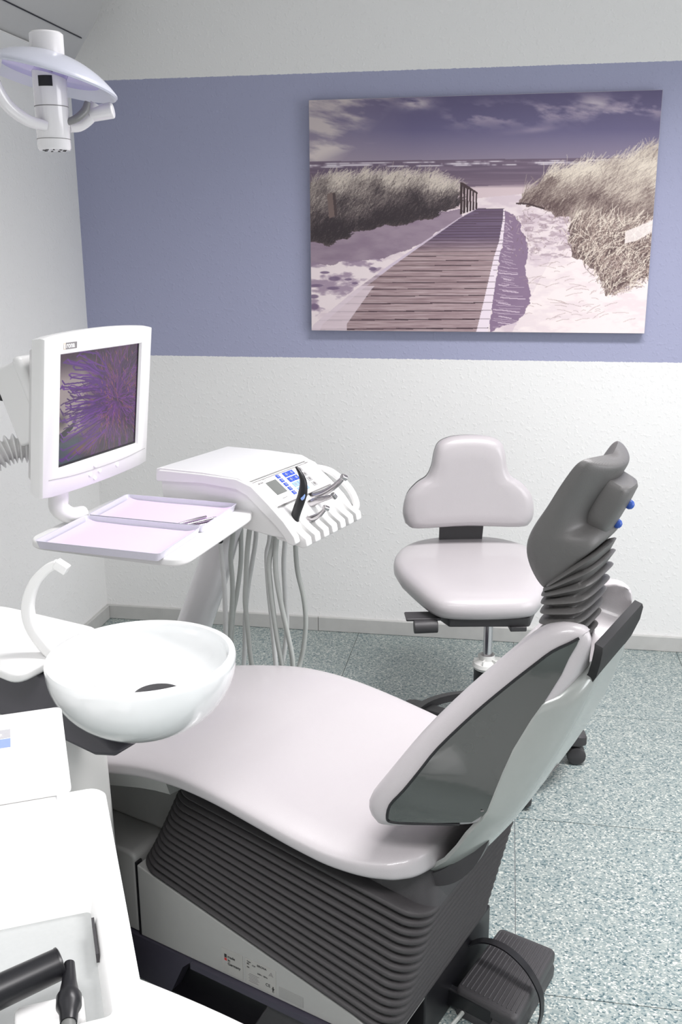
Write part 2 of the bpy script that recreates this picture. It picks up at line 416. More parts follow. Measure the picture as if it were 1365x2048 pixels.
def beach():
    R = Raster(700, 467, [(43, 60), (1332, 27), (1270, 922), (52, 902)]); X, Y = R.X, R.Y
    hz = 283-(X-45)*.008
    t = np.clip(Y/275, 0, 1)
    R.im[:] = np.array([84, 76, 112]); R.blend(t*1.2, (108, 102, 138)); R.blend(np.clip((Y-170)/110, 0, 1), (142, 130, 150))
    R.blend(np.clip((420-X)/700, 0, .5), (168, 155, 165))
    n1 = fbm(X+Y*.9, Y-X*.25, 190, 46, 6, 1); n2 = fbm(X+Y*.5, Y-X*.15, 110, 40, 6, 2)
    left = np.clip((430-X-np.abs(Y-95-(200-X)*.35)*1.5)/170, 0, 1); R.blend(np.clip((n1-.30)*4, 0, 1)*left*.9, (206, 194, 192))
    l2 = np.clip((300-X-np.abs(Y-232-(150-X)*.12)*5)/170, 0, 1); R.blend(np.clip((n1-.34)*6, 0, 1)*l2*.9, (212, 200, 198))
    R.blend(np.exp(-((Y-72)/22)**2)*np.exp(-((X-430)/60)**2)*np.clip((n2-.36)*5, 0, 1), (196, 184, 190))
    right = np.exp(-((Y-105+(X-900)*.04)/42)**2)*np.clip((X-500)/120, 0, 1); R.blend(np.clip((n2-.47)*5, 0, 1)*right*.75, (186, 172, 186))
    R.blend(np.exp(-((Y-172+(X-850)*.1)/10)**2)*np.exp(-((X-860)/90)**2)*.5*n1*1.6, (180, 165, 180))
    R.blend(np.exp(-((Y-75)/26)**2)*np.exp(-((X-1080)/70)**2)*np.clip((n1-.4)*5, 0, 1)*.8, (200, 188, 196))
    # sea and wet sand
    sea = (Y > hz).astype(float); R.blend(sea, (104, 88, 108))
    ns = fbm(X, Y, 260, 7, 4, 3); R.blend(sea*np.clip((ns-.45)*2.5, 0, .6), (136, 118, 136))
    for yy, th, sd in ((288, 2, 4), (295, 3.2, 5), (301, 2.2, 6)):
        nn = fbm(X, Y*0+yy, 60, 30, 4, sd); R.blend(np.exp(-((Y-hz-(yy-280))/th)**2)*np.clip((nn-.42)*7, 0, 1), (226, 218, 226))
    R.blend(np.clip((Y-318)/60, 0, 1)*.5, (128, 108, 122)); R.blend(((Y > 372+(760-X)*.05) & (X > 560))*np.clip((Y-368)/16, 0, 1), (216, 196, 200))
    # sand
    nsd = fbm(X, Y, 60, 22, 5, 7)
    sand = R.poly([(40, 540), (600, 455), (660, 420), (880, 400), (1340, 300), (1340, 960), (40, 960)]); R.blend(sand, (236, 222, 224))
    R.blend(sand*np.clip((nsd-.46)*2.6, 0, .55), (204, 184, 196))
    R.blend(R.poly([(40, 540), (600, 462), (600, 490), (420, 605), (300, 640), (40, 668)], 10)*(.68+.25*nsd), (128, 108, 128))
    R.blend(R.poly([(40, 650), (300, 640), (330, 655), (200, 760), (40, 870)], 8)*np.clip((nsd-.45)*5, 0, .8), (150, 130, 152))
    for (x, y, a, b) in ((275, 678, 15, 7), (135, 713, 22, 9), (185, 716, 14, 5), (130, 748, 24, 6), (70, 738, 28, 6), (60, 778, 18, 8), (62, 815, 16, 12), (210, 730, 12, 4), (100, 690, 18, 5)):
        R.blend(np.clip(1.6-((X-x)/a)**2*1.3-((Y-y)/b)**2*1.3, 0, .85), (112, 92, 122))
    R.blend(R.poly([(950, 600), (1340, 500), (1340, 960), (760, 960)])*.45, (255, 244, 240))
    # boardwalk shadow to its right
    sh = R.poly([(757, 468), (790, 480), (835, 560), (842, 640), (835, 700), (852, 800), (800, 880), (700, 912), (725, 700), (745, 600)], 12)
    R.blend(sh*.85, (122, 98, 128))
    for k in range(60):
        y = 500+(k/60)**1.2*400+rng.random()*4; x0 = 738-(y-600)*.1+rng.uniform(0, 30)
        L_ = rng.uniform(.3, 1)*(y-460)*.3; R.stroke([(x0, y), (x0+.4*L_, y+3), (x0+L_, y+2+rng.random()*9)], (212, 194, 208), .65, 1+(k > 30 and k % 3 == 0))
    R.blend(R.poly([(800, 468), (1000, 500), (1000, 640), (850, 650), (838, 560)])*np.clip((fbm(X, Y, 30, 10, 4, 9)-.5)*5, 0, .6), (160, 138, 150))
    # boardwalk
    LE = [(655, 458), (590, 492), (430, 600), (330, 668), (215, 752), (60, 880), (40, 920)]; RE = [(755, 458), (757, 500), (750, 580), (736, 640), (722, 740), (706, 850), (694, 925)]
    R.blend(R.poly(LE+RE[::-1]), (168, 145, 148))
    li = np.interp(Y, [p[1] for p in LE], [p[0] for p in LE]); ri = np.interp(Y, [p[1] for p in RE], [p[0] for p in RE])
    on = ((X > li) & (X < ri) & (Y > 458)).astype(float)
    k = np.log(np.clip(Y-395, 1, None)/60)/.0685; kf = k-np.floor(k); ki = np.floor(k).astype(int)
    tone = np.random.default_rng(3).random(200)[ki % 200]
    grain = fbm(X, Y, 90, 3, 4, 11)
    R.blend(on*tone*.55, (140, 116, 120)); R.blend(on*np.clip(grain-.45, 0, 1)*1.6, (206, 188, 190)); R.blend(on*np.clip(.5-grain, 0, 1)*1.5, (110, 86, 94))
    R.blend(on*np.clip((X-li)/np.maximum(ri-li, 1), 0, 1)*.15, (190, 170, 175))
    dark = np.clip((620-Y)/60, 0, 1); R.blend(on*dark*.72, (84, 68, 100))
    R.blend(on*(kf < .13+.06*dark)*(.75+.25*(grain > .45)), (66, 46, 56))
    ew = 4+(Y-458)*.085
    R.blend(on*((X > ri-ew) & (kf > .06)), (238, 224, 234)); R.blend(on*((X < li+ew*.8))*(.55+.4*(Y < 700)), (214, 198, 214))
    R.blend(on*((X < li+(Y-640)*.5) & (Y > 740))*.8, (226, 210, 218))
    # grasses
    def grass(P, n, lo, hi, lmin, lmax, lean, base_dark):
        P = np.array(P); x0, y0 = P.min(0); x1, y1 = P.max(0)
        m = R.poly([tuple(p) for p in P], 22); R.blend(m*.85, base_dark)
        cnt = 0; pts = []
        while len(pts) < n:
            x = rng.uniform(x0, x1); y = rng.uniform(y0, y1); a, b = app(R.Hi, np.array([x]), np.array([y])); a = int(a[0]); b = int(b[0])
            cnt += 1
            if cnt > n*30: break
            if 0 <= a < R.nx and 0 <= b < R.ny and m[b, a] > .5: pts.append((x, y))
        pts.sort(key=lambda p: p[1]); return pts, y0, y1
    nzg = fbm(*np.meshgrid(np.arange(1400.), np.arange(1000.)), 70, 55, 3, 41)
    NZ = lambda x, y: nzg[int(np.clip(y, 0, 999)), int(np.clip(x, 0, 1399))]
    def blades(pts, topf, botf, lmin, lmax, lean, dk, lt):
        for x, y in pts:
            tp, bt = topf(x), botf(x); t = np.clip((y-tp)/(bt-tp+1e-6), 0, 1); L = rng.uniform(lmin, lmax)*(1-.3*t)
            an = lean+rng.normal(0, .35); dx = math.cos(an)*L; dy = -abs(math.sin(an))*L
            f = np.clip(1.08-t*1.35+rng.normal(0, .2)+(NZ(x, y)-.5)*1.3, 0, 1)
            c = np.array(dk)*(1-f)+np.array(lt)*f
            R.stroke([(x, y), (x+dx*.4, y+dy*.6), (x+dx, y+dy)], c, .55, 1)
    LT = [(40, 372), (90, 345), (180, 338), (300, 336), (430, 334), (500, 345), (560, 375), (596, 405), (596, 452), (520, 478), (430, 500), (370, 520), (300, 530), (210, 545), (130, 590), (40, 580)]
    pts, a, b = grass(LT, 7500, 0, 0, 20, 60, 0, (74, 62, 62))
    tf = lambda x: float(np.interp(x, [40, 90, 430, 560, 600], [372, 345, 334, 375, 405])); bf = lambda x: float(np.interp(x, [40, 130, 210, 430, 600], [585, 570, 530, 490, 455]))
    blades(pts, tf, bf, 14, 50, .95, (46, 36, 42), (214, 202, 190))
    RT = [(795, 440), (830, 405), (880, 360), (960, 318), (1060, 308), (1190, 296), (1240, 268), (1335, 235), (1335, 470), (1290, 500), (1210, 540), (1290, 600), (1290, 700), (1190, 760), (1130, 790), (1100, 700), (1010, 640), (990, 580), (1010, 500), (950, 495), (900, 455)]
    pts, a, b = grass(RT, 9500, 0, 0, 20, 60, 0, (128, 110, 104))
    tf = lambda x: float(np.interp(x, [795, 880, 960, 1190, 1335], [430, 360, 318, 296, 240])); bf = lambda x: float(np.interp(x, [795, 950, 1010, 1100, 1300], [455, 520, 640, 720, 760]))
    blades(pts, tf, bf, 22, 75, .75, (84, 64, 64), (232, 220, 204))
    for _ in range(1500):
        x, y = rng.uniform(985, 1290), rng.uniform(500, 800)
        if y > 600+(x-990)*1.3 or y > 800-(x-1130)*.4 or y < 500: continue
        an = rng.normal(1.0, .55); L = rng.uniform(20, 70); R.stroke([(x, y), (x+math.cos(an+.15)*L*.5, y-math.sin(an+.15)*L*.5), (x+math.cos(an)*L, y-math.sin(an)*L)], random.choice([(236, 224, 210), (112, 92, 88), (180, 160, 150)]), .8, 1)
    for _ in range(70):
        x, y = rng.uniform(800, 1200), rng.uniform(640, 880); an = rng.uniform(-.3, .6); L = rng.uniform(15, 70)
        R.stroke([(x, y), (x+L*.5*math.cos(an), y-L*.5*math.sin(an)-3), (x+math.cos(an)*L, y-math.sin(an)*L)], (170, 148, 146), .6, 1)
    for _ in range(160):
        x, y = rng.uniform(780, 1010), rng.uniform(455, 640); an = rng.uniform(.2, 2.9); L = rng.uniform(5, 18)
        R.stroke([(x, y), (x+math.cos(an)*L, y-math.sin(an)*L)], random.choice([(190, 170, 168), (120, 98, 100)]), .6, 1)
    R.blend(R.poly([(1200, 545), (1300, 505), (1300, 545), (1240, 580), (1195, 590)])*.85, (246, 236, 232))
    # log, post, handrail
    R.stroke([(800, 440), (840, 442), (900, 460)], (70, 52, 54), .9, 3)
    R.blend(R.poly([(108, 402), (136, 396), (144, 480), (116, 492)]), (116, 98, 94)); R.blend(R.poly([(128, 400), (138, 396), (146, 480), (136, 484)]), (74, 60, 62))
    for k in range(6):
        x = 598+k*11; y0 = 366+k*7.2; R.blend(R.poly([(x-5+k*.3, y0), (x+4-k*.3, y0+3), (x+4-k*.3, 478-k*3.6), (x-5+k*.3, 480-k*3.6)]), (58, 40, 44))
    R.blend(R.poly([(592, 362), (602, 362), (656, 398), (658, 406), (600, 374)]), (66, 48, 52))
    return R
PW, PH = 1.117, .744
pic = root('canvas_print', (-.6725+PW/2, YW, 1.12), 0, 'large canvas print of a wooden boardwalk through dune grass, hung on the lavender wall band', 'picture')
pf = Fr((-.6725+PW/2, YW-.0352, 1.4975), m=Matrix(((1, 0, 0), (0, 0, -1), (0, 1, 0))))
mk('stretcher_frame', box(-PW/2, PW/2, -PH/2, PH/2, -.033, 0, pf), mat('canvas_edge', (.5, .47, .5), .8), pic, bevel=.002, seg=2)
beach().mesh('printed_canvas', Fr((-.6725+PW/2, YW-.0356, 1.4975), m=Matrix(((1, 0, 0), (0, 0, -1), (0, 1, 0)))), PW-.002, PH-.002, print_mat('beach_print', .45, gain=.95), pic)

# ------------------------------------------------------------------ air conditioner on the left wall
ac = root('air_conditioner', (XL, 2.75, 1.955), 0, 'white wall-mounted air conditioner high on the left wall', 'air conditioner')
acp = [(-1.511, 1.955), (-1.46, 1.965), (-1.405, 1.985), (-1.397, 1.992), (-1.361, 2.043), (-1.328, 2.086), (-1.299, 2.135), (-1.282, 2.19), (-1.285, 2.25), (-1.31, 2.29), (-1.511, 2.29)]
def acs(y, k=1): return [(-1.511+(a+1.511)*k, y, 2.12+(b-2.12)*k) for a, b in acp]
mk('casing', loft([acs(2.2), acs(3.185), acs(3.2, .995), acs(3.205, .97)]), 'aircon', ac, ang=25)
mk('flap_gap', prism_xz([(-1.3625, 2.0445), (-1.3585, 2.0405), (-1.3565, 2.0425), (-1.3605, 2.0465)], 2.25, 3.165), 'black', ac, smooth=False)
mk('outlet_trim', prism_xz([(-1.470, 1.9575), (-1.40, 1.981), (-1.398, 1.976), (-1.468, 1.952)], 2.25, 3.15), 'white', ac, smooth=False)
mk('outlet_louvre', prism_xz([(-1.500, 1.952), (-1.475, 1.957), (-1.473, 1.947), (-1.498, 1.944)], 2.25, 3.15), 'dark', ac, smooth=False)

# ------------------------------------------------------------------ operating light
LX, LY = -.71, 1.522
ol = root('operating_light', (LX, LY, 1.54), 10, 'white dental operating light with frosted dome shield, hanging above the monitor', 'lamp')
LF = Fr((LX, LY, 0), 10)
mk('lamp_body', lathe([(0, 1.55), (.0235, 1.55), (.0255, 1.553), (.0255, 1.716), (.023, 1.7185), (0, 1.7195)], 40, LF), 'white_gloss', ol)
mk('seam_ring', lathe([(.0253, 1.6125), (.0258, 1.6125), (.0258, 1.6137), (.0253, 1.6137)], 40, LF), 'line', ol); mk('seam_ring', lathe([(.0253, 1.5655), (.0258, 1.5655), (.0258, 1.5664), (.0253, 1.5664)], 40, LF), 'line', ol)
mk('sensor_window', join(loft([[(.0262*math.sin(a), -.0262*math.cos(a), z) for a in np.linspace(-.42, .42, 10)]+[(.024*math.sin(a), -.024*math.cos(a), z) for a in np.linspace(.42, -.42, 10)] for z in (1.640, 1.655)], fr=LF)), 'black', ol)
for k in range(9):
    a = 2*PI*k/9; mk('vent_slot', box(-.0022, .0022, -.0012, .0012, 1.5492, 1.552, LF.sub((.016*math.cos(a), .016*math.sin(a), 0), Matrix.Rotation(a, 3, 'Z'))), 'ink', ol)
shp = []; Rr, hh = .104, .038; Rs = (Rr*Rr+hh*hh)/2/hh
for k in range(15):
    r = .0262+(Rr-.0262)*k/14; shp.append((r, 1.654+math.sqrt(Rs*Rs-r*r)-Rs+hh))
inner = [(r-.001*(i > 0), z-.005) for i, (r, z) in enumerate(shp)]
tl = LF.sub((0, 0, 1.655), Matrix.Rotation(rad(13), 3, 'Y') @ Matrix.Rotation(rad(-4), 3, 'X')).sub((0, 0, -1.655))
mk('shield', lathe(shp+[(Rr+.0006, 1.6515), (Rr-.001, 1.6495)]+inner[::-1]+[shp[0]], 64, tl), 'lens', ol)
mk('reflector', lathe([(.0258, 1.658), (.05, 1.660), (.075, 1.660), (.075, 1.663), (.05, 1.663), (.0258, 1.661), (.0258, 1.658)], 48, tl), mat('lilac_reflector', (.5, .42, .85), .12, .8), ol)
h = mk('grip_handle', tube([(-.064, -.085, 1.662), (-.062, -.072, 1.635), (-.050, -.056, 1.608), (-.028, -.038, 1.590), (-.004, -.022, 1.583)], [.011, .010, .0095, .009, .008], 14, fr=LF), 'white_gloss', ol)
mk('support_arm', join(tube([(-.30, -.02, 1.71), (-.16, -.075, 1.70), (-.09, -.085, 1.676), (-.052, -.09, 1.660)], [.018, .019, .0185, .0175], 18, fr=LF), tube([(-.3, -.03, 1.715), (-.5, .02, 1.78), (-.62, .1, 2.1), (-.64, .12, 2.556)], [.02, .022, .024, .024], 18, fr=LF)), 'white', ol)
mk('rear_bracket', tube([(.02, .02, 1.586), (.035, .03, 1.59), (.052, .035, 1.604), (.062, .036, 1.622)], [.008, .009, .0095, .010], 14, fr=LF), 'white_gloss', ol)
mk('grey_strip', tube([(.022, -.002, 1.5905), (.036, .004, 1.597), (.048, .012, 1.609), (.053, .015, 1.622)], [.005, .006, .0065, .005], 12, fr=LF), mat('grey_strip_plastic', (.22, .22, .22), .3), ol)
mk('side_knob', tube([(.05, .036, 1.607), (.088, .036, 1.613)], [.012, .0125], 18, fr=LF), 'white_gloss', ol, bevel=.003)
text('brand', .007, LF.sub((-.046, -.051, 1.619), Matrix.Rotation(rad(90), 3, 'X') @ Matrix.Rotation(rad(-55), 3, 'Z')), 'printed_mark', 'line', ol) if False else None

# ------------------------------------------------------------------ monitor
MO = Vector((-.857, 1.965, 1.083)); MR = Matrix(((.165, .104, .981), (.986, -.001, -.166), (-.016, .995, -.102)))
xq = Vector((.165, .986, -.016)).normalized(); yq = (Vector((.104, -.001, .995))-xq*Vector((.104, -.001, .995)).dot(xq)).normalized(); zq = xq.cross(yq)
MR = Matrix((xq, yq, zq)).transposed(); MF = Fr(MO, m=MR)
mon = root('monitor', tuple(MF((0, -.19, -.03))), 0, 'white flat monitor showing a purple flower, on an arm above the tray table', 'monitor')
def mring(z, dx, dy, crown=.009):
    out = []
    # outline with a slightly arched top and bottom
    xs0, xs1, y0, y1 = -.208+dx, .197-dx, -.169+dy, .151-dy; n = 14; r = .004
    for i in range(n+1): x = xs1-(xs1-xs0)*i/n; out.append((x, y1+crown*(1-((x-(xs0+xs1)/2)/((xs1-xs0)/2))**2)-(r*.5 if i in (0, n) else 0), z))
    for i in range(n+1): x = xs0+(xs1-xs0)*i/n; out.append((x, y0-crown*.6*(1-((x-(xs0+xs1)/2)/((xs1-xs0)/2))**2)+(r*.5 if i in (0, n) else 0), z))
    return out
front = mring(.006, 0, 0)
sw, sh_ = .3055/2, .2295/2
# bezel: ring between outer outline and screen opening
inn = []
for (x, y, z) in front:
    a = math.atan2(y-.0, x+.0); inn.append((x, y, z))
def openring(z, g=0):
    out = []; n = 14
    for i in range(n+1): out.append((sw+g-(2*sw+2*g)*i/n, sh_+g, z))
    for i in range(n+1): out.append((-sw-g+(2*sw+2*g)*i/n, -sh_-g, z))
    return out
bez = loft([mring(-.030, .018, .016), mring(-.026, .004, .004), mring(-.004, -.001, -.001), mring(.0045, 0, 0), mring(.006, .0015, .0015), openring(.0055, .003), openring(-.0015)], caps=False, fr=MF)
mk('bezel', bez, 'white', mon, ang=50)
mk('back_cover', loft([mring(-.0295, .0185, .0165), mring(-.05, .03, .03), mring(-.062, .06, .06)], fr=MF), 'white', mon)
mk('lower_seam', tube([(-.19, -.1325, .0066), (-.1, -.1395, .0068), (0, -.141, .0068), (.1, -.1395, .0068), (.188, -.1325, .0066)], .0005, 6, fr=MF), 'gbtn', mon)
def flower():
    R = Raster(420, 300, [(0, 0), (400, 0), (400, 300), (0, 300)]); X, Y = R.X, R.Y
    n = fbm(X, Y, 60, 60, 5, 21); R.im[:] = (58, 42, 56)
    R.blend(np.clip((n-.45)*3, 0, 1), (84, 58, 74)); R.blend(np.clip((200-X)/90, 0, 1)*np.clip((235-Y)/30, 0, 1)*np.clip(1-(70-Y)/60, 0, 1), (160, 146, 146))
    R.blend(np.clip((150-X)/60, 0, 1)*np.clip((Y-215)/25, 0, 1), (66, 76, 84)); R.blend(np.clip((Y-240)/40, 0, 1)*(X > 130)*.8, (66, 58, 62))
    R.blend(R.poly([(0, 215), (90, 182), (70, 205), (0, 240)]), (38, 38, 42)); R.blend(np.clip(1-np.hypot((X-20)/34, (Y-178)/30), 0, .9)*1.3, (88, 78, 76))
    R.blend(np.clip(1.6-np.hypot((X-100)/50, (Y-268)/16)*1.5, 0, .9), (112, 78, 62)); R.blend(np.clip(1.5-np.hypot((X-170)/70, (Y-215)/70)*1.4, 0, .6), (108, 78, 88))
    cx, cy = 285, 150
    for k in range(1500):
        a = rng.uniform(0, 2*PI); r0 = rng.uniform(5, 210)*rng.random()**.15; L = rng.uniform(18, 60)
        sw_ = rng.uniform(-.5, .5); x0, y0 = cx+math.cos(a)*r0, cy+math.sin(a)*r0*.85
        if x0 < 150: continue
        a2 = a+sw_; x1, y1 = x0+math.cos(a2)*L*.5, y0+math.sin(a2)*L*.5; a3 = a2+sw_; x2, y2 = x1+math.cos(a3)*L*.5, y1+math.sin(a3)*L*.5
        v = rng.random(); c = np.array((58, 30, 78))*(1-v)+np.array((132, 66, 158))*v
        if rng.random() < .1: c = (128, 80, 84)
        R.stroke([(x0, y0), (x1, y1), (x2, y2)], c, .6, 2 if rng.random() < .5 else 1)
    for k in range(78):
        y = rng.uniform(-5, 290); xe = rng.uniform(5, 120); x0 = rng.uniform(170, 240); yc = y+(150-y)*.35
        c = [(88, 44, 122), (104, 52, 140), (74, 38, 98)][k % 3]
        R.stroke([(x0, yc), ((x0+xe)/2+20, (y+yc)/2+rng.uniform(-14, 14)), (xe+12, y+4), (xe, y-rng.uniform(-10, 12))], c, .9, 3 if k % 3 else 4)
    for k in range(60):
        x, y = rng.uniform(200, 400), rng.uniform(10, 240); R.stroke([(x, y), (x+5, y+9)], (150, 92, 96), .8, 2)
    return R
flower().mesh('screen', MF.sub((0, 0, -.0012)), 2*sw, 2*sh_, print_mat('screen_picture', .2, emit=.42), mon)
mk('screen_edge', join(box(-sw, sw, -sh_-.0001, -sh_+.0035, -.0012, 0, MF), box(sw-.003, sw+.0001, -sh_, sh_, -.0012, 0, MF)), 'black', mon, smooth=False)
# maker's plate with lettering
mk('logo_plate', box(-.140, -.101, .126, .139, .0055, .0064, MF), mat('logo_grey', (.24, .23, .23), .5), mon, smooth=False)
mk('logo_square', box(-.146, -.140, .126, .139, .0055, .0064, MF), mat('logo_peach', (.78, .68, .58), .5), mon, smooth=False)
text('s', .0145, MF.sub((-.1465, .1287, .0066)), 'logo_letter', 'white', mon, bold=.0004); text('rona', .0155, MF.sub((-.1385, .1287, .0066)), 'logo_lettering', 'white', mon, bold=.0004)
for (x, y, a, b) in ((-.022, -.134, .007, .0045), (-.04, -.151, .007, .0045), (-.004, -.149, .007, .0045), (-.022, -.166+.004, .007, .0045), (.067, -.149, .0065, .006)):
    mk('button', lathe([(0, 0), (a, 0), (a*.96, .0022), (a*.8, .0032), (0, .0036)], 20, MF.sub((x, y, .0052), Matrix.Diagonal((1, b/a, 1)))), 'white', mon)
mk('arm_neck', tube([tuple(MF((-.12, -.15, -.03))), (-.925, 1.875, .905), (-.925, 1.872, .872), (-.905, 1.882, .853), (-.86, 1.905, .846), (-.78, 1.93, .8465)][:4]+[(-.895, 1.92, .8485)], [.019, .021, .021, .018, .0155], 18), 'white', mon)
# tilted box with knob and ribbed conduit behind the monitor
BF = Fr((-1.03, 1.93, 1.09), m=Matrix((tuple(xq), (0, 0, 0), (0, 0, 0)))) if False else Fr((-.945, 1.865, 1.108), m=MR @ Matrix.Rotation(rad(-27), 3, 'X'))
mk('rear_housing', box(-.055, .075, -.085, .078, -.05, .028, BF), 'white', mon, bevel=.008)
mk('rear_housing_lid', box(-.060, .08, -.088, .084, .010, .034, BF), 'white', mon, bevel=.01)
mk('clamp_knob', lathe([(0, 0), (.007, 0), (.0085, .004), (.0085, .012), (.006, .0165), (0, .018)], 24, BF.sub((-.035, .025, -.05), Matrix.Rotation(rad(180), 3, 'X'))), 'black', mon, bevel=0)
mk('conduit_socket', tube([(-.975, 1.925, .988), (-.925, 1.885, .972)], [.0225, .0225], 24), 'offwhite', mon)
cp = [Vector(p) for p in cat([(-.965, 1.917, .985), (-.995, 1.905, .992), (-1.03, 1.885, .992), (-1.06, 1.86, .978), (-1.09, 1.83, .955), (-1.12, 1.8, .92), (-1.15, 1.79, .86)], 24)]
S = []
u = Vector((0, 0, 1))
for i, p in enumerate(cp):
    t = (cp[min(i+1, len(cp)-1)]-cp[max(i-1, 0)]).normalized(); u = (u-t*u.dot(t)).normalized(); v = t.cross(u)
    r = .0265+.0062*math.cos(i*2*PI/7.2)
    S.append([p+(u*math.cos(a)+v*math.sin(a))*r for a in [2*PI*q/24 for q in range(24)]])
mk('ribbed_conduit', loft(S), 'white', mon)

# ------------------------------------------------------------------ instrument unit (delivery head)
UO = (-.795, 2.12, 0); UG = -18.5; UF = Fr(UO, UG)     # local x forward, y away, z up
WD = .285
un = root('instrument_unit', tuple(UF((.17, WD/2, 0))), UG, 'white dental instrument unit with blue keypad on a slanted tubular column', 'dental unit')
prof = [(.0, .855), (.0, .893), (.008, .9), (.13, .9025), (.225, .900), (.262, .884), (.30, .852), (.335, .820), (.352, .797), (.358, .782), (.35, .7775), (.30, .779), (.20, .79), (.005, .812)]
mk('housing', prism_xz(prof, .012, WD-.012, UF), 'white', un, bevel=.004)
def cheek(y0, y1):
    P = [(-.004, .876), (-.004, .895), (.006, .9045), (.13, .9065), (.222, .905), (.262, .893), (.305, .858), (.345, .822), (.372, .79), (.376, .775), (.366, .768), (.352, .772), (.34, .79), (.318, .812), (.285, .838), (.25, .868), (.22, .88), (.13, .884), (.0, .876)]
    return prism_xz(P, y0, y1, UF)
mk('side_trim', cheek(-.002, .018), 'white', un, bevel=.004); mk('side_trim', cheek(WD-.018, WD+.002), 'white', un, bevel=.004)
mk('far_guard', tube([(.25, WD-.004, .882), (.305, WD+.002, .872), (.352, WD+.004, .838), (.375, WD+.002, .80), (.372, WD-.006, .778)], [.007, .009, .009, .009, .008], 12, fr=UF), 'white', un)
mk('lid', prism_xz([(-.006, .892), (-.004, .9055), (.006, .909), (.13, .9105), (.226, .9075), (.246, .8995), (.240, .894), (.13, .898), (-.002, .892)], .001, WD-.001, UF), 'white', un, bevel=.003)
# panel plane on the fascia
pa = Vector((.2515, 0, .8935)); pb = Vector((.3145, 0, .8455)); dv = (pb-pa).normalized(); nn_ = Vector((-dv.z, 0, dv.x))
if nn_.z < 0: nn_ = -nn_
PM = Matrix((Vector((0, 1, 0)), -dv, Vector((0, 1, 0)).cross(-dv))).transposed()
PF = UF.sub(tuple(pa+Vector((0, 0, 0))), PM)    # x = across (away), y = up the slope, z = out
sgn = 1 if (PM @ Vector((0, 0, 1))).z > 0 else -1
PLn = (pb-pa).length
def pbox(x0, x1, y0, y1, t=.0012, z=0): return box(x0, x1, y0, y1, *sorted((z*sgn, (z+t)*sgn)), PF)
mk('control_panel', pbox(.022, .268, -PLn, 0, .0015, -.001), 'white', un, bevel=.0006)
mk('panel_line', pbox(.018, .266, -.0006, .0008, .0014), 'line', un, smooth=False); mk('panel_line', pbox(.024, .272, -PLn-.001, -PLn+.0008, .0014), 'line', un, smooth=False)
mk('display', pbox(.058, .1, -.052, -.012, .002), 'lcd', un, bevel=.0005)
def icon(x, y, w_, m='white'):
    return pbox(x-w_*.35, x+w_*.35, y-.0006, y+.0006, .0004, .0021), pbox(x-w_*.1, x+w_*.1, y-.004, y+.004, .0004, .0021)
def btn(x0, x1, y0, y1, m):
    b = mk('button', pbox(x0, x1, y0, y1, .002), m, un, smooth=False)
    mk('button_symbol', join(*icon((x0+x1)/2, (y0+y1)/2, (x1-x0)*.8)), 'gbtn' if m != 'gbtn' else 'line', b, smooth=False)
for k in range(5): btn(.111, .1235, -.0145-k*.0135-.0015+.003, -.004-k*.0135+.0015, 'blue')
for r_ in range(4):
    for c_ in range(2):
        y1 = -.0035-r_*.0168; btn(.1395+c_*.0235, .1395+c_*.0235+.0205, y1-.0135, y1, 'blue' if r_ < 2 else 'lblue')
    y1 = -.004-r_*.0168; btn(.206, .2225, y1-.0125, y1, 'gbtn')
sx_ = PF.sub((0, 0, .0018*sgn), Matrix.Identity(3))
text('SIRONA', .006, PF.sub((.031, -.0105, .0016)), 'printed_lettering', 'line', un); text('C2+', .008, PF.sub((.056, -.011+.004, .0016)), 'printed_lettering', 'gbtn', un)
text('sensotronic', .0045, PF.sub((.062, -.066, .0016)), 'printed_lettering', 'gbtn', un)
# instrument holder: comb of fingers with hollows between
for k in range(7):
    y = .022+k*.0405
    P = [(.285, .818), (.31, .84), (.335, .822), (.368, .795), (.388, .782), (.391, .764), (.378, .757), (.35, .764), (.31, .77)]
    mk('holder_finger', prism_xz(P, y, y+.0235, UF), 'white', un, bevel=.004)
for k in range(6):
    y = .022+k*.0405+.032
    mk('instrument_cradle', loft([[tuple(UF.sub((0, y, 0)) (q)) for q in pts] for pts in (
        [(.27+math.cos(a)*.010*s, math.sin(a)*.0125, .845+.018*math.cos(a)) for s, a in [(1, 2*PI*i/16) for i in range(16)]],
        [(.315+math.cos(a)*.008, math.sin(a)*.0115, .812+.014*math.cos(a)) for a in [2*PI*i/16 for i in range(16)]],
        [(.345+math.cos(a)*.006, math.sin(a)*.009, .786+.010*math.cos(a)) for a in [2*PI*i/16 for i in range(16)]])]), 'white', un)
# column: stout tube leaning up under the head
mk('column', tube([(-.945, 2.47, .10), (-.875, 2.42, .26), (-.795, 2.36, .445), (-.735, 2.32, .585), (-.692, 2.29, .70), (-.655, 2.26, .80)], [.050, .049, .047, .045, .0435, .043], 36, k=4), 'white_gloss', un)
mk('column_foot', lathe([(0, 0), (.13, 0), (.13, .02), (.085, .035), (.06, .09), (.056, .14), (0, .14)], 40, Fr((-.95, 2.475, .0006))), 'white', un)
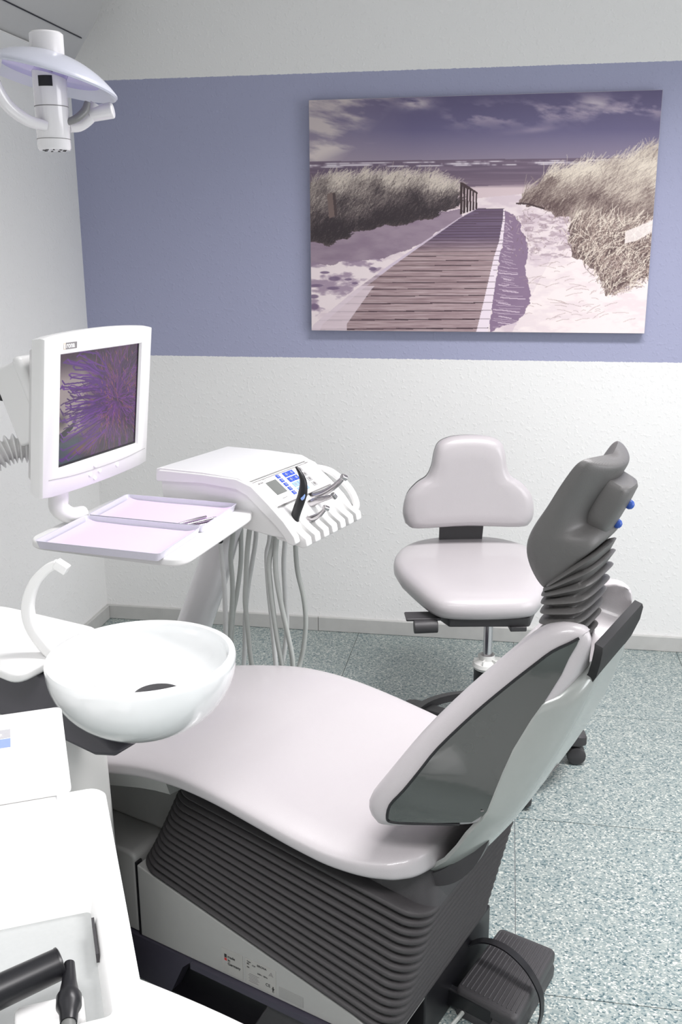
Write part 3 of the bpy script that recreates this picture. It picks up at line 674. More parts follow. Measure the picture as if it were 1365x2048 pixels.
# tray table
tbl = [(-.951, 1.762), (-.615, 1.683), (-.553, 2.025), (-.56, 2.10), (-.90, 2.145)]
def rnd(P, r, n=6):
    out = []
    for i in range(len(P)):
        a, b, c = Vector(P[i-1]), Vector(P[i]), Vector(P[(i+1) % len(P)]); u1 = (a-b).normalized(); u2 = (c-b).normalized()
        rr = min(r, (a-b).length*.45, (c-b).length*.45); p = b+u1*rr; q = b+u2*rr
        for k in range(n+1):
            t = k/n; out.append(tuple(p*(1-t)**2+b*2*t*(1-t)+q*t*t))
    return out
tq = rnd([(-.953, 1.760), (-.590, 1.702-.022), (-.545, 2.03), (-.56, 2.098), (-.905, 2.13)], .05)
mk('tray_table', prism(tq, .8145, .8315), 'white', un, bevel=.005)
mk('table_bracket', box(.02, .2, .0-.03, .05, .795, .8145, UF), 'white', un, bevel=.004)
# hoses: pale silicone loops hanging below the head
loops = [
  ([(-.677, 2.2, .80), (-.673, 2.2, .74), (-.672, 2.2, .678), (-.668, 2.2, .615), (-.667, 2.2, .554), (-.668, 2.2, .493), (-.669, 2.2, .435), (-.668, 2.21, .34), (-.66, 2.25, .27), (-.655, 2.3, .32), (-.654, 2.32, .381), (-.65, 2.32, .468), (-.639, 2.32, .554), (-.627, 2.32, .618), (-.615, 2.32, .689), (-.61, 2.32, .80)], 'hosel'),
  ([(-.645, 2.24, .80), (-.652, 2.24, .718), (-.66, 2.24, .662), (-.658, 2.24, .601), (-.66, 2.24, .54), (-.669, 2.24, .456), (-.673, 2.24, .40), (-.678, 2.25, .33), (-.683, 2.27, .33), (-.679, 2.28, .387), (-.672, 2.28, .482), (-.659, 2.28, .546), (-.646, 2.28, .63), (-.643, 2.28, .70), (-.64, 2.28, .80)], 'hose'),
  ([(-.58, 2.16, .80), (-.589, 2.16, .745), (-.596, 2.16, .69), (-.6, 2.16, .632), (-.604, 2.16, .572), (-.599, 2.16, .493), (-.595, 2.16, .432), (-.588, 2.162, .385), (-.57, 2.165, .36), (-.54, 2.16, .35), (-.51, 2.13, .37), (-.504, 2.12, .413), (-.516, 2.12, .494), (-.525, 2.12, .572), (-.53, 2.12, .63), (-.532, 2.12, .687), (-.521, 2.125, .741), (-.515, 2.13, .80)], 'hose'),
  ([(-.54, 2.2, .80), (-.549, 2.2, .719), (-.557, 2.2, .68), (-.555, 2.2, .601), (-.549, 2.2, .52), (-.544, 2.2, .439), (-.541, 2.205, .36), (-.55, 2.24, .305), (-.552, 2.275, .33), (-.539, 2.28, .384), (-.529, 2.28, .47), (-.532, 2.28, .553), (-.534, 2.28, .635), (-.529, 2.28, .70), (-.525, 2.28, .80)], 'hosel'),
  ([(-.505, 2.135, .80), (-.513, 2.12, .741), (-.516, 2.12, .669), (-.506, 2.12, .593), (-.491, 2.12, .515), (-.481, 2.12, .457), (-.479, 2.125, .40), (-.482, 2.15, .345), (-.495, 2.2, .335), (-.49, 2.235, .37), (-.478, 2.24, .426), (-.471, 2.24, .497), (-.476, 2.24, .563), (-.49, 2.24, .63), (-.494, 2.24, .70), (-.494, 2.24, .80)], 'hose'),
]
for P, m in loops: mk('hose', tube(P, .0062, 10, k=5), m, un)
mk('hose_plug', tube([(-.652, 2.155, .79), (-.664, 2.175, .752), (-.673, 2.195, .712)], [.010, .010, .0085], 14), 'black', un)
for x, y in ((-.645, 2.19), (-.628, 2.2), (-.575, 2.165), (-.55, 2.17)):
    mk('hose_collar', tube([(x, y, .795), (x-.004, y, .757)], [.0095, .008], 12), 'hose', un)

# handpieces resting in the holder
def hp(name, P, r, m, label, cat_, extra=()):
    o = mk(name, tube(P, r, 16, fr=UF), m); setp(o, label, cat_); return o
def thing_from(name, lab, cat_, base): return root(name, tuple(base), 0, lab, cat_)
b = thing_from('curing_handpiece', 'tall curved black handpiece standing in the first slot of the instrument unit', 'dental handpiece', UF((.335, .062, .80)))
mk('body', tube([(.333, .060, .792), (.339, .060, .822), (.352, .060, .856), (.3585, .060, .876), (.360, .060, .900), (.353, .060, .918), (.341, .062, .932)], [.0095, .0105, .0108, .0105, .0082, .0055, .0028], 18, fr=UF), 'black', b)
mk('blue_mark', lathe([(0, 0), (.007, 0), (.0065, .001), (0, .0014)], 24, UF.sub((.3625, .0525, .869), Matrix.Rotation(rad(68), 3, 'X') @ Matrix.Diagonal((.8, 1.3, 1)))), mat('pale_blue_badge', (.28, .42, .8), .4), b)
def metal(P, r, lab, head):
    b = thing_from('steel_handpiece', lab, 'dental handpiece', UF(P[0])); b['group'] = 'steel handpieces in the instrument holder'
    mk('body', tube(P, r, 18, fr=UF), 'steel', b)
    e = Vector(P[-1]); d = (Vector(P[-1])-Vector(P[-2])).normalized()
    nrm = Vector((0.2, -.55, .8)); nrm = (nrm-d*nrm.dot(d)).normalized()
    mk('head', tube([tuple(e+d*.004-nrm*.007), tuple(e+d*.004+nrm*.007)], [head, head*.95], 18, fr=UF), 'steel', b, bevel=.0012)
    return b
metal([(.318, .10, .79), (.338, .10, .798), (.36, .10, .806), (.378, .10, .817), (.392, .10, .832)], [.0085, .0088, .0085, .006, .0045], 'lowest and shortest steel handpiece lying in the instrument unit holder', .0062)
metal([(.300, .145, .805), (.322, .145, .822), (.345, .145, .835), (.366, .145, .843), (.387, .145, .851)], [.0098, .0102, .009, .0065, .005], 'middle steel handpiece with hooked head, in the instrument unit holder', .0065)
metal([(.283, .175, .822), (.31, .175, .832), (.345, .175, .846), (.375, .175, .866), (.398, .175, .888)], [.010, .0105, .0095, .0072, .0058], 'longest steel handpiece reaching furthest up, in the instrument unit holder', .0072)

# trays on the table
def tray(P, label, zb=.8318):
    # P: four world xy corners
    c = sum((Vector(p) for p in P), Vector((0, 0)))/4
    o = root('instrument_tray', (c.x, c.y, zb), 0, label, 'tray', 'instrument trays on the tray table')
    P = [Vector(p) for p in P]
    sc = lambda s, r: rnd([tuple(c+(p-c)*s) for p in P], r, 4)
    hgt = .0165
    S = [[(x, y, zb+.0002) for x, y in sc(.955, .008)], [(x, y, zb+hgt-.001) for x, y in sc(.99, .010)], [(x, y, zb+hgt) for x, y in sc(1.0, .010)], [(x, y, zb+hgt) for x, y in sc(.98, .009)],
         [(x, y, zb+.0018) for x, y in sc(.945, .008)]]
    mk('tray_shell', loft(S), 'tray', o, ang=30)
    n = 24; V = []; Fq = []
    def bil(u, v): return P[0]*(1-u)*(1-v)+P[1]*u*(1-v)+P[2]*u*v+P[3]*(1-u)*v
    for i in range(n+1):
        for j in range(n+1):
            u = .045+.91*i/n; v = .05+.90*j/n; q = bil(u, v)
            e = max(0, abs(u-.5)-.40)*.09+max(0, abs(v-.5)-.40)*.07
            V.append((q.x, q.y, zb+.0024+e+.0007*noise.noise(Vector((u*3, v*3, c.x)))+.003*max(0, (1-u)*(v)-.55)))
    for i in range(n):
        for j in range(n): a = i*(n+1)+j; Fq.append((a, a+1, a+n+2, a+n+1))
    V2 = V+[(x, y, z-.0003) for x, y, z in V]; m_ = len(V)
    Fq = [tuple(f) for f in Fq]+[tuple(i+m_ for i in reversed(f)) for f in Fq]
    mk('paper_liner', (V2, Fq), 'paper', o); return o
tray([(-.903, 1.707), (-.628, 1.662), (-.606, 1.857), (-.882, 1.905)], 'lilac metal tray with paper liner, empty, on the near side of the tray table')
tray([(-.880, 1.910), (-.603, 1.862), (-.583, 2.05), (-.865, 2.095)], 'lilac metal tray with paper liner, holding instruments, on the far side of the tray table')
def tool(name, P, r, m, lab, cat_):
    o = mk(name, tube(P, r, 10), m); setp(o, lab, cat_, ); return o
tool('dental_probe', [(-.688, 1.885, .8372), (-.66, 1.925, .8375), (-.645, 1.948, .8378), (-.632, 1.969, .8376)], [.0012, .0028, .003, .0024], 'steel', 'thin steel probe lying leftmost on the far tray', 'instrument')
tw = root('dental_tweezers', (-.63, 1.93, .8355), 0, 'dark-tipped steel tweezers lying between probe and mirror on the far tray', 'instrument')
mk('arm', tube([(-.668, 1.886, .8368), (-.64, 1.916, .8385), (-.615, 1.943, .840), (-.6, 1.962, .840)], [.0012, .0026, .0026, .0024], 10), 'steel', tw); mk('arm', tube([(-.668, 1.886, .8368), (-.634, 1.908, .8385), (-.608, 1.937, .840), (-.6, 1.962, .840)], [.0012, .0022, .0022, .0024], 10), mat('dark_steel', (.12, .1, .13), .3, .9), tw)
tool('mouth_mirror', [(-.636, 1.886, .837), (-.622, 1.900, .8375), (-.604, 1.918, .839)], [.002, .0032, .003], 'steel', 'steel mouth mirror handle lying rightmost on the far tray', 'instrument')

# ------------------------------------------------------------------ spittoon / water unit
BC = (-.537, 1.320, 0); AN = -22
CH = Fr((0, 0, 0), AN)          # chair frame: x = towards headrest (u), y = away (v)
sp = root('spittoon_unit', tuple(CH((-1.3, 1.02, 0))), AN, 'water unit with white glass cuspidor bowl on a dark grey carrier, beside the chair', 'cuspidor')
bf = Fr((BC[0], BC[1], 0))
prof_o = []; zr, R_, dp = .80, .145, .128
prof = [(0, zr-dp)]
for k in range(1, 17):
    a = PI/2*k/16; prof.append((R_*math.sin(a)**.92, zr-.012-(dp-.012)*math.cos(a)**1.05))
prof += [(R_+.0002, zr-.006), (R_-.0015, zr-.0015), (R_-.006, zr), (R_-.0105, zr-.0018), (R_-.0135, zr-.008)]
for k in range(1, 15):
    a = PI/2*(1-k/15); prof.append(((R_-.0145)*math.sin(a)**.85+.002, zr-.008-(.07)*math.cos(a)**1.1))
prof += [(.034, zr-.079), (.034, zr-.09), (0, zr-.09)]
bfo = bf.sub((0, 0, 0))
mk('bowl', lathe(prof, 72, bf), 'ceramic', sp)
mk('drain_sieve', lathe([(0, zr-.0875), (.033, zr-.0875), (.037, zr-.0665), (.034, zr-.0655), (.02, zr-.069), (0, zr-.070)], 36, Fr((-.510, 1.309, .006))), 'dark', sp)
mk('rinse_nozzle', lathe([(0, 0), (.003, 0), (.0026, .002), (.0012, .0022), (.001, .001), (0, .001)], 14, bf.sub((-.075, -.012, zr-.0575))), 'offwhite', sp)
# carrier under the bowl
cp_ = [(-1.62, .62), (-1.62, .752), (-1.125, .754), (-1.108, .745), (-1.095, .72), (-1.06, .694), (-1.01, .674), (-1.00, .669), (-.985, .664), (-1.0, .652), (-1.04, .642), (-1.12, .650), (-1.22, .656), (-1.30, .652)]
mk('carrier', prism_xz(cp_, .955, 1.08, CH), 'carrier', sp, bevel=.008)
# white tower
def tring(z, dx): return [(x, y, z) for x, y in rrect(.36+dx, .125, .02, 5, -1.345+dx/2, 1.045)]
mk('tower', loft([tring(.0008, .03), tring(.3, .012), tring(.66, 0)], fr=CH), 'offwhite', sp)
mk('tower_seam', box(-1.249, -1.2475, .9815, .9835, .02, .64, CH), 'line', sp, smooth=False)
# shelf plate
sq = rnd([(-1.05, 1.55), (-.885, 1.545), (-.665, 1.468), (-.692, 1.335), (-.715, 1.262), (-.80, 1.305), (-1.05, 1.45)], .03)
mk('shelf_plate', prism(sq, .758, .7745), 'white', sp, bevel=.005)
# cup filler spout
SPN = []
spt = cat([(-.672, 1.335, .768), (-.708, 1.348, .79), (-.7315, 1.352, .822), (-.7345, 1.352, .856), (-.7205, 1.352, .892), (-.698, 1.352, .9165), (-.679, 1.352, .9275)], 6)
S = []
for i, p in enumerate(spt):
    t = (spt[min(i+1, len(spt)-1)]-spt[max(i-1, 0)]).normalized(); side = Vector((0, 1, 0)); nn = t.cross(side).normalized(); k = 1-i/(len(spt)-1)*.45
    S.append(ring(p, side, nn, .0125*k, .0105*k+.001, .55, 24))
mk('cup_filler_spout', loft(S), 'white', sp)
mk('spout_head', box(-.012, .010, -.008, .008, -.008, .007, Fr((-.671, 1.352, .923), m=Matrix.Rotation(rad(32), 3, 'Y'))), 'white', sp, bevel=.002)

# ------------------------------------------------------------------ assistant element (foreground)
e1a = 28.0
AF = Fr((-.515, 1.107, 0), e1a)   # x = right along far edge, y = away; recess etc. towards -y
ae = root('assistant_element', tuple(AF((-.25, -.2, 0))), e1a, 'white assistant element with recessed holder tray and keypad, in the left foreground', 'dental unit')
zt = .70
# frame as ring around recess
def plate(z, out, inn_):
    return [(x, y, z) for x, y in out], [(x, y, z) for x, y in inn_]
outer = rrect(.50, .440, .022, 6, -.25, -.220); innr = rrect(.42, .205, .008, 6, -.24, -.321)
fr_s = loft([[(x, y, zt-.03) for x, y in outer], [(x, y, zt-.003) for x, y in outer], [(x*1.0, y, zt) for x, y in rrect(.494, .434, .020, 6, -.25, -.220)], [(x, y, zt) for x, y in innr],
             [(x, y, zt-.004) for x, y in rrect(.414, .199, .006, 6, -.24, -.321)], [(x, y, zt-.027) for x, y in rrect(.405, .190, .006, 6, -.24, -.321)]], caps=False, fr=AF)
mk('tray_frame', fr_s, 'white', ae, ang=35)
mk('recess_floor', prism(rrect(.41, .195, .006, 6, -.24, -.321), zt-.0295, zt-.0265, AF), mat('recess_white_shaded', (.42, .435, .43), .5), ae)  # white floor greyed, the recess shading is put into the colour
mk('frame_underside', prism(rrect(.496, .436, .02, 6, -.25, -.220), zt-.034, zt-.0302, AF), 'white', ae)
mk('recess_slot', box(-.0385, -.0355, -.325, -.265, zt-.017, zt-.006, AF), 'dark', ae, smooth=False)
mk('holder_ridge', box(-.12, -.055, -.412, -.375, zt-.0215, zt-.004, AF), 'white', ae, bevel=.006)
# keypad
KF = Fr((-.662, 1.232, 0), e1a)
zk = .775
mk('keypad_plate', prism(rrect(.26, .233, .01, 6, -.127, -.105), zk-.006, zk, AF.sub((-.048, .094+.0, 0))), 'white', ae, bevel=.002)
mk('keypad_body', prism(rrect(.245, .255, .015, 6, -.137, -.13), zt-.02, zk-.0065, AF.sub((-.048, .094, 0))), 'white', ae, bevel=.006)
KB = AF.sub((-.048, .094+.045, zk))
def key(x0, x1, y0, y1, m): return mk('key', box(x0, x1, y0, y1, 0, .0008, KB), m, ae, smooth=False)
ky = [(-.062, -.036, 'grey'), (-.1045, -.078, 'blue')]
g1 = mat('grey_key', (.48, .48, .5), .5); g2 = mat('periwinkle_key', (.27, .36, .78), .5)
for col_ in range(2):
    x1 = -.066-col_*.046
    k1 = key(x1-.038, x1, -.107, -.0835, g1); k2 = key(x1-.038, x1, -.134, -.1105, g2)
    mk('key_symbol', join(tube([(x1-.028, -.089, .001), (x1-.012, -.100, .001)], [.0012, .0022], 8, fr=KB), tube([(x1-.03, -.0965, .001), (x1-.018, -.104, .001)], [.001, .001], 8, fr=KB)), 'white', k1)
    text('L' if col_ == 0 else 'R', .0145, KB.sub((x1-.0225, -.1275, .0009)), 'key_letter', 'white', k2, bold=.0001)
    mk('key_arrow', prism([(x1-.03, -.1225), (x1-.036, -.119), (x1-.036, -.126)], .0008, .0011, KB), 'ink', k2, smooth=False)
# swing arm below
mk('swing_arm', prism(rnd([(-.62, .97), (-.44, .905), (-.30, .862), (-.13, .795), (-.06, .72), (-.10, .66), (-.35, .74), (-.65, .84)], .06), .555, .60), 'white', ae, bevel=.015)
mk('arm_post', lathe([(0, .40), (.05, .40), (.05, .672), (0, .672)], 32, Fr((-.46, .86, 0))), 'white', ae)
mk('arm_strut', box(-.20, .0, -.06, .04, .40, .46, Fr((-.46, .86, 0), 120)), 'offwhite', ae, bevel=.01)

# suction handpieces on the recess
st = root('suction_handpiece', (-.50, .72, .70), 0, 'large black suction handpiece with open angled tube, bottom left corner', 'suction handpiece')
tp = Vector((-.4075, .7435, .7285)); bk_ = Vector((-.4545, .700, .7235)); dr = (tp-bk_).normalized()
mk('suction_tube', tube([tuple(bk_-dr*.03), tuple(bk_), tuple(tp)], [.0165, .0160, .0152], 28), 'black', st)
mk('tube_bore', lathe([(0, 0), (.0122, 0), (.0122, .0004), (0, .0004)], 26, Fr(tuple(tp+dr*.0002), m=dr.to_track_quat('Z', 'Y').to_matrix())), mat('bore_black', (.002, .002, .002), .8), st)
mk('tube_lip', lathe([(.0122, 0), (.0156, 0), (.0158, .002), (.014, .003), (.0122, .002), (.0122, 0)], 28, Fr(tuple(tp), m=dr.to_track_quat('Z', 'Y').to_matrix())), 'black', st)
mk('suction_grip', tube([tuple(bk_-dr*.0), tuple(bk_-dr*.03+Vector((.002, -.002, -.003))), (-.458, .652, .715), (-.435, .60, .70), (-.41, .52, .69)], [.018, .0225, .021, .0195, .019], 26), 'black', st)
sn = root('saliva_ejector', (-.38, .69, .70), 0, 'small black saliva ejector nozzle with collar on grey hose, right of the large suction tube', 'saliva ejector')
d0 = Vector((-.3985, .7485, .7265)); d1 = Vector((-.349, .634, .708)); dd = d1-d0
mk('nozzle', tube([tuple(d0+dd*t) for t in (0, .06, .18, .27, .31, .40, .45, .54)], [.0052, .0058, .0072, .0092, .0118, .0118, .0088, .0078], 22, raw=True), 'black', sn)
mk('nozzle_bore', tube([tuple(d0-dd*.004), tuple(d0-dd*.001)], [.0034, .0034], 18), mat('bore_black', (.002, .002, .002), .8), sn)
mk('hose', tube([tuple(d0+dd*.53), tuple(d0+dd*.9), tuple(d0+dd*1.6+Vector((0, 0, -.004)))], [.0066, .0066, .0066], 16), mat('grey_ejector_hose', (.13, .135, .13), .45), sn)

# ------------------------------------------------------------------ dental chair
dc = root('dental_chair', tuple(CH((-.92, 1.39, 0))), AN, 'pearl grey dental treatment chair with dark bellows base and grey headrest', 'dental chair')
V0, V1 = 1.177, 1.600; UL, UR = -1.193, -.632
def zb(u): return float(np.interp(u, [-1.6, -1.193, -.712, -.63], [.26, .26, .142, .112]))
# base body below the bellows
bs = [(-1.193, .1), (-1.193, .2585), (-.712, .1405), (-.640, .111), (-.640, .1)]
mk('base_panel', prism_xz(bs, V0+.004, V1-.004, CH), 'panel', dc, bevel=.003)
mk('base_wing', prism_xz([(-1.198, .1), (-1.198, .272), (-1.215, .279), (-1.46, .279), (-1.52, .26), (-1.55, .1)], V0+.006, V1+.05, CH), 'panel', dc, bevel=.008)
mk('panel_gap', box(-1.1975, -1.1935, V0+.0045, V0+.02, .1, .262, CH), 'black', dc, smooth=False)
mk('pedestal', prism_xz([(-1.10, .279), (-1.5, .279), (-1.53, .33), (-1.40, .44), (-1.09, .462)], V0+.09, V1-.02, CH), 'panel', dc, bevel=.012)
# plinth with niche
mk('plinth', join(prism_xz([(-1.56, .0006), (-1.56, .0992), (-1.06, .0992), (-1.085, .075), (-1.12, .0006)], V0, V1+.05, CH), box(-1.0605, -.70, V0-.006, V0+.018, .0862, .0992, CH), box(-1.12, -.645, V0+.16, V1+.004, .0006, .0992, CH)), 'plinth', dc)
mk('niche_shade_back', box(-1.12, -.70, V0+.03, V0+.04, .0006, .09, CH), 'black', dc, smooth=False)  # black sheet added to paint the cavity's deep shade
mk('niche_shade_floor', box(-1.13, -.66, V0+.002, V0+.158, .0006, .006, CH), 'black', dc, smooth=False)  # black plate laid over the tiles as painted shade inside the cavity
mk('plinth_cover', prism_xz([(-.93, .0006), (-.885, .084), (-.70, .084), (-.66, .0006)], V0+.004, V0+.155, CH), 'dark', dc, bevel=.004)
mk('rear_foot', box(-.69, -.638, V0+.14, V1+.01, .0006, .11, CH), 'black', dc, bevel=.004)
# labels
LBF = Fr((0, 0, 0)); 
def face(u, z): return CH.sub((u, V0+.0038, z), Matrix(((1, 0, 0), (0, 0, -1), (0, 1, 0))))
a = face(-.990, .107); mk('label_plate', box(0, .048, 0, .052, 0, .0006, a), 'label', dc, smooth=False)
mk('print_mark', box(.006, .0115, .033, .0385+.002, .0006, .0008, a), 'ink', dc, smooth=False); mk('print_mark', box(.006, .0115, .0265, .032, .0006, .0008, a), 'red', dc, smooth=False); mk('print_mark', box(.006, .0115, .020, .0255, .0006, .0008, a), 'gbtn', dc, smooth=False)
for s_, z_ in (('made', .0345), ('in', .0270), ('Germany', .0192)): text(s_, .0078, a.sub((.0135, z_, .0007)), 'printed_lettering', 'ink', dc, bold=.00018)
a = face(-.935, .107); mk('label_plate', box(0, .067, 0, .052, 0, .0006, a), 'label', dc, smooth=False)
text('SIRONA', .0058, a.sub((.026, .0445, .0007)), 'printed_lettering', 'ink', dc, bold=.0001)
for s_, x_, z_, q in (('Type', .003, .0455, .0042), ('SN', .003, .0405, .0042), ('C2+', .015, .0405, .0042), ('No.', .003, .0335, .0038), ('230V~  50Hz', .026, .028, .0042), ('CE', .044, .012, .0085)): text(s_, q, a.sub((x_, z_, .0007)), 'printed_lettering', 'ink', dc, bold=.00008)
mk('print_mark', join(*[box(.006+.002*(k % 2), .030-.002*((k+1) % 3), .005+k*.0032, .0062+k*.0032, .0006, .0007, a) for k in range(6)]), 'line', dc, smooth=False)
mk('print_mark', join(tube([(.052, .0365, .0008), (.0565, .044, .0008), (.061, .0365, .0008)], .0005, 6, fr=a, raw=True), tube([(.054, .0365, .0008), (.0565, .0405, .0008), (.059, .0365, .0008)], .0004, 6, fr=a, raw=True)), 'line', dc)
mk('print_mark', join(lathe([(0, 0), (.0014, 0), (.0014, .0003), (0, .0003)], 12, a.sub((.0605, .0145, .0006))), box(.0592, .0618, .0075, .0128, .0006, .0009, a), box(.0575, .0635, .0105, .0118, .0006, .0009, a), box(.0588, .0598, .0038, .008, .0006, .0009, a), box(.0612, .0622, .0038, .008, .0006, .0009, a)), 'ink', dc, smooth=False)
a = face(-.862, .1135); mk('label_plate', box(0, .052, -.006, .016, 0, .0006, a), mat('grey_blank_label', (.3, .3, .29), .5), dc, smooth=False)
# bellows: 14 stacked folds between tilted lower and upper planes
NB = 14; S = []
def bring(t, grow):
    # t 0 bottom .. 1 top
    uL = UL+(-1.086-UL)*t**.9; uR = UR+(-.572-UR)*t
    v0 = V0+.0*t; v1 = V1-.0*t
    P = rrect((uR-uL)+2*grow, (v1-v0)+2*grow, .045+grow, 7, (uL+uR)/2, (v0+v1)/2)
    out = []
    for x, y in P:
        k = (x-uL)/(uR-uL)
        z0 = .262+(.122-.262)*k if k < .86 else .262+(.122-.262)*k-(k-.86)*.02
        z1 = .463+(.386-.463)*k+.0
        out.append((x, y, z0+(z1-z0)*t))
    return out
for i in range(NB):
    t0 = i/NB; t1 = (i+1)/NB
    for f, g in ((.02, -.021), (.20, -.007), (.40, .001), (.60, .002), (.80, -.003), (.96, -.015)):
        S.append(bring(t0+(t1-t0)*f, g))
mk('bellows', loft(S, fr=CH), 'rubber', dc, ang=70)
# cover block below the seat
mk('seat_carrier', loft([[(x, y, z(x)) for x, y in rrect(.50, .38, .03, 5, -.822, 1.39)] for z in (lambda x: .455+(x+1.08)*(-.078/.5), )]+
   [[(x, y, .482-(x+1.08)*.03) for x, y in rrect(.46, .34, .05, 5, -.82, 1.39)]], fr=CH), 'dark', dc, ang=30)
# seat cushion + leg rest (one moulded upholstery)
seatT = [ # u, ztop, halfwidth, thickness
 (-1.66, .375, .10, .028), (-1.652, .382, .16, .042), (-1.63, .388, .205, .050), (-1.58, .402, .232, .054), (-1.48, .432, .246, .056), (-1.38, .464, .250, .055), (-1.28, .494, .252, .052), (-1.20, .512, .253, .050), (-1.12, .527, .253, .048), (-1.04, .5325, .253, .048),
 (-.96, .528, .254, .048), (-.88, .516, .256, .048), (-.80, .5015, .256, .049), (-.73, .491, .252, .052), (-.67, .489, .242, .056), (-.625, .493, .226, .060), (-.598, .496, .205, .060), (-.583, .496, .17, .056), (-.574, .492, .12, .042)]
def seatring(u, zt_, hw, th, n=64):
    out = []
    for i in range(n):
        t = 2*PI*i/n; x = sgp(math.cos(t), .42)*hw; y = sgp(math.sin(t), .62)
        dip = 0
        if y > 0:
            # seat hollow between thigh bolsters, only on top
            k = math.exp(-((u+.80)/.13)**2); dip = .016*k*max(0, 1-(x/(.80*hw))**2)
            dip += .004*max(0, 1-(x/hw)**2)
        out.append((u, 1.383+x, zt_-th/2+y*th/2-dip))
    return out
us = np.concatenate([np.linspace(-1.66, -1.58, 8), np.linspace(-1.56, -.66, 48), np.linspace(-.65, -.574, 12)])
def smi(u):
    import bisect
    xs = [t[0] for t in seatT]; i = min(max(bisect.bisect(xs, u)-1, 0), len(xs)-2); t = (u-xs[i])/(xs[i+1]-xs[i])
    r = []
    for k in (1, 2, 3):
        p0 = seatT[max(i-1, 0)]; p1 = seatT[i]; p2 = seatT[i+1]; p3 = seatT[min(i+2, len(seatT)-1)]; h = p2[0]-p1[0]
        m1 = (p2[k]-p0[k])/(p2[0]-p0[0])*h; m2 = (p3[k]-p1[k])/(p3[0]-p1[0])*h
        if k == 2 or i < 2 or i > len(xs)-4: m1 = m2 = p2[k]-p1[k]
        r.append((2*t**3-3*t*t+1)*p1[k]+(t**3-2*t*t+t)*m1+(-2*t**3+3*t*t)*p2[k]+(t**3-t*t)*m2)
    return r
mk('seat_cushion', loft([seatring(u, *smi(u)) for u in us], fr=CH), 'leather', dc, ang=180, sub=1)
# hard shell under the leg rest
def und(u): z, hw, th = smi(u); return z-th
mk('leg_shell', loft([[(u, 1.383+s*w_, und(u)+dz+.006) for s, w_, dz in ((-1, .235, 0), (-1, .225, -.03), (-1, .12, -.048), (1, .12, -.048), (1, .225, -.03), (1, .235, 0))] for u in np.linspace(-1.55, -1.075, 14)], fr=CH), 'panel', dc, ang=50)

# backrest ------------------------------------------------------------
ax_t = Vector((.60, 0, .80)).normalized(); ax_n = Vector((.80, 0, -.60)).normalized()   # up along back, outwards behind
VC = 1.39
frontC = [ # u, z, halfwidth, thickness  (front outline, bottom -> top)
 (-.640, .540, .235, .030), (-.660, .549, .248, .044), (-.674, .572, .252, .052), (-.668, .592, .250, .054), (-.651, .617, .243, .055), (-.632, .648, .230, .055), (-.608, .687, .213, .053), (-.563, .746, .188, .051),
 (-.524, .792, .165, .049), (-.487, .834, .148, .047), (-.461, .861, .138, .045), (-.435, .880, .130, .043), (-.412, .887, .122, .040), (-.395, .884, .112, .033), (-.384, .876, .098, .024)]
# matching back edge of the moulded body for each station: u, z, halfwidth
backC = [(-.520, .567, .20), (-.497, .573, .207), (-.482, .585, .207), (-.474, .602, .203), (-.466, .630, .196), (-.457, .662, .186), (-.446, .695, .175), (-.424, .742, .155), (-.404, .776, .141), (-.387, .805, .130), (-.377, .828, .124), (-.369, .846, .119), (-.366, .858, .115), (-.367, .866, .108), (-.372, .870, .096)]
S = []; ST = []; n_ = len(frontC)
for i in range(n_):
    u, z, hw, th = frontC[i]; u2, z2, hb_ = backC[i]; a = Vector((u, z)); b = Vector((u2, z2)); D = (b-a).length; d = (b-a)/D; th = min(th, D*.6)
    dip = .012 if 2 < i < n_-3 else 0
    half = [(0, dip), (.35*hw, dip*.85), (.65*hw, dip*.45), (.86*hw, .003), (.955*hw, .008), (hw, .4*th), (hw, .72*th), (hw-.003, th)]
    half += [(hw-.003+(hb_-hw+.003)*f, th+(D-.018-th)*f) for f in (.3, .65, 1)]
    half += [(hb_-.006, D-.006), (hb_-.02, D), (hb_*.5, D+.004), (0, D+.006)]
    full = half+[(-x, y) for x, y in half[-2:0:-1]]
    S.append([(a.x+d.x*y, VC-x, a.y+d.y*y) for x, y in full])
    def sidept(f, s, a=a, d=d, hw=hw, hb_=hb_, th=th, D=D, off=0):
        x = hw-.003+(hb_-hw+.003)*f+off; y = th+(D-.018-th)*f; return Vector((a.x+d.x*y, VC-s*x, a.y+d.y*y))
    ST.append(sidept)
# notch in the top where the neck bellows enters: centre columns stop at a lower station
S0 = [[Vector(p) for p in r] for r in S]; m_ = len(S[0]); lim = [8.6, 8.8, 10.2, 13.0]
for j in range(m_):
    h_ = min(j, m_-j); h_ = h_ if h_ <= 3 else (14-h_ if h_ >= 11 else 9)
    if h_ <= 3:
        r_ = lim[h_]; i_ = int(r_); k_ = r_-i_; pt = S0[i_][j]*(1-k_)+S0[min(i_+1, n_-1)][j]*k_
        for i in range(i_+1, n_): S[i][j] = tuple(pt+Vector((.0, 0, .0006*(i-i_))))
ef = []
for j in range(7):
    a_ = (j, j+1, 13-j, 14-j) if j < 6 else (6, 7, 8)
    ef.append(a_); ef.append(tuple(m_-q for q in reversed(a_)))
mk('backrest_cushion', loft(S, fr=CH, endfaces=ef), 'leather', dc, ang=180, sub=1)
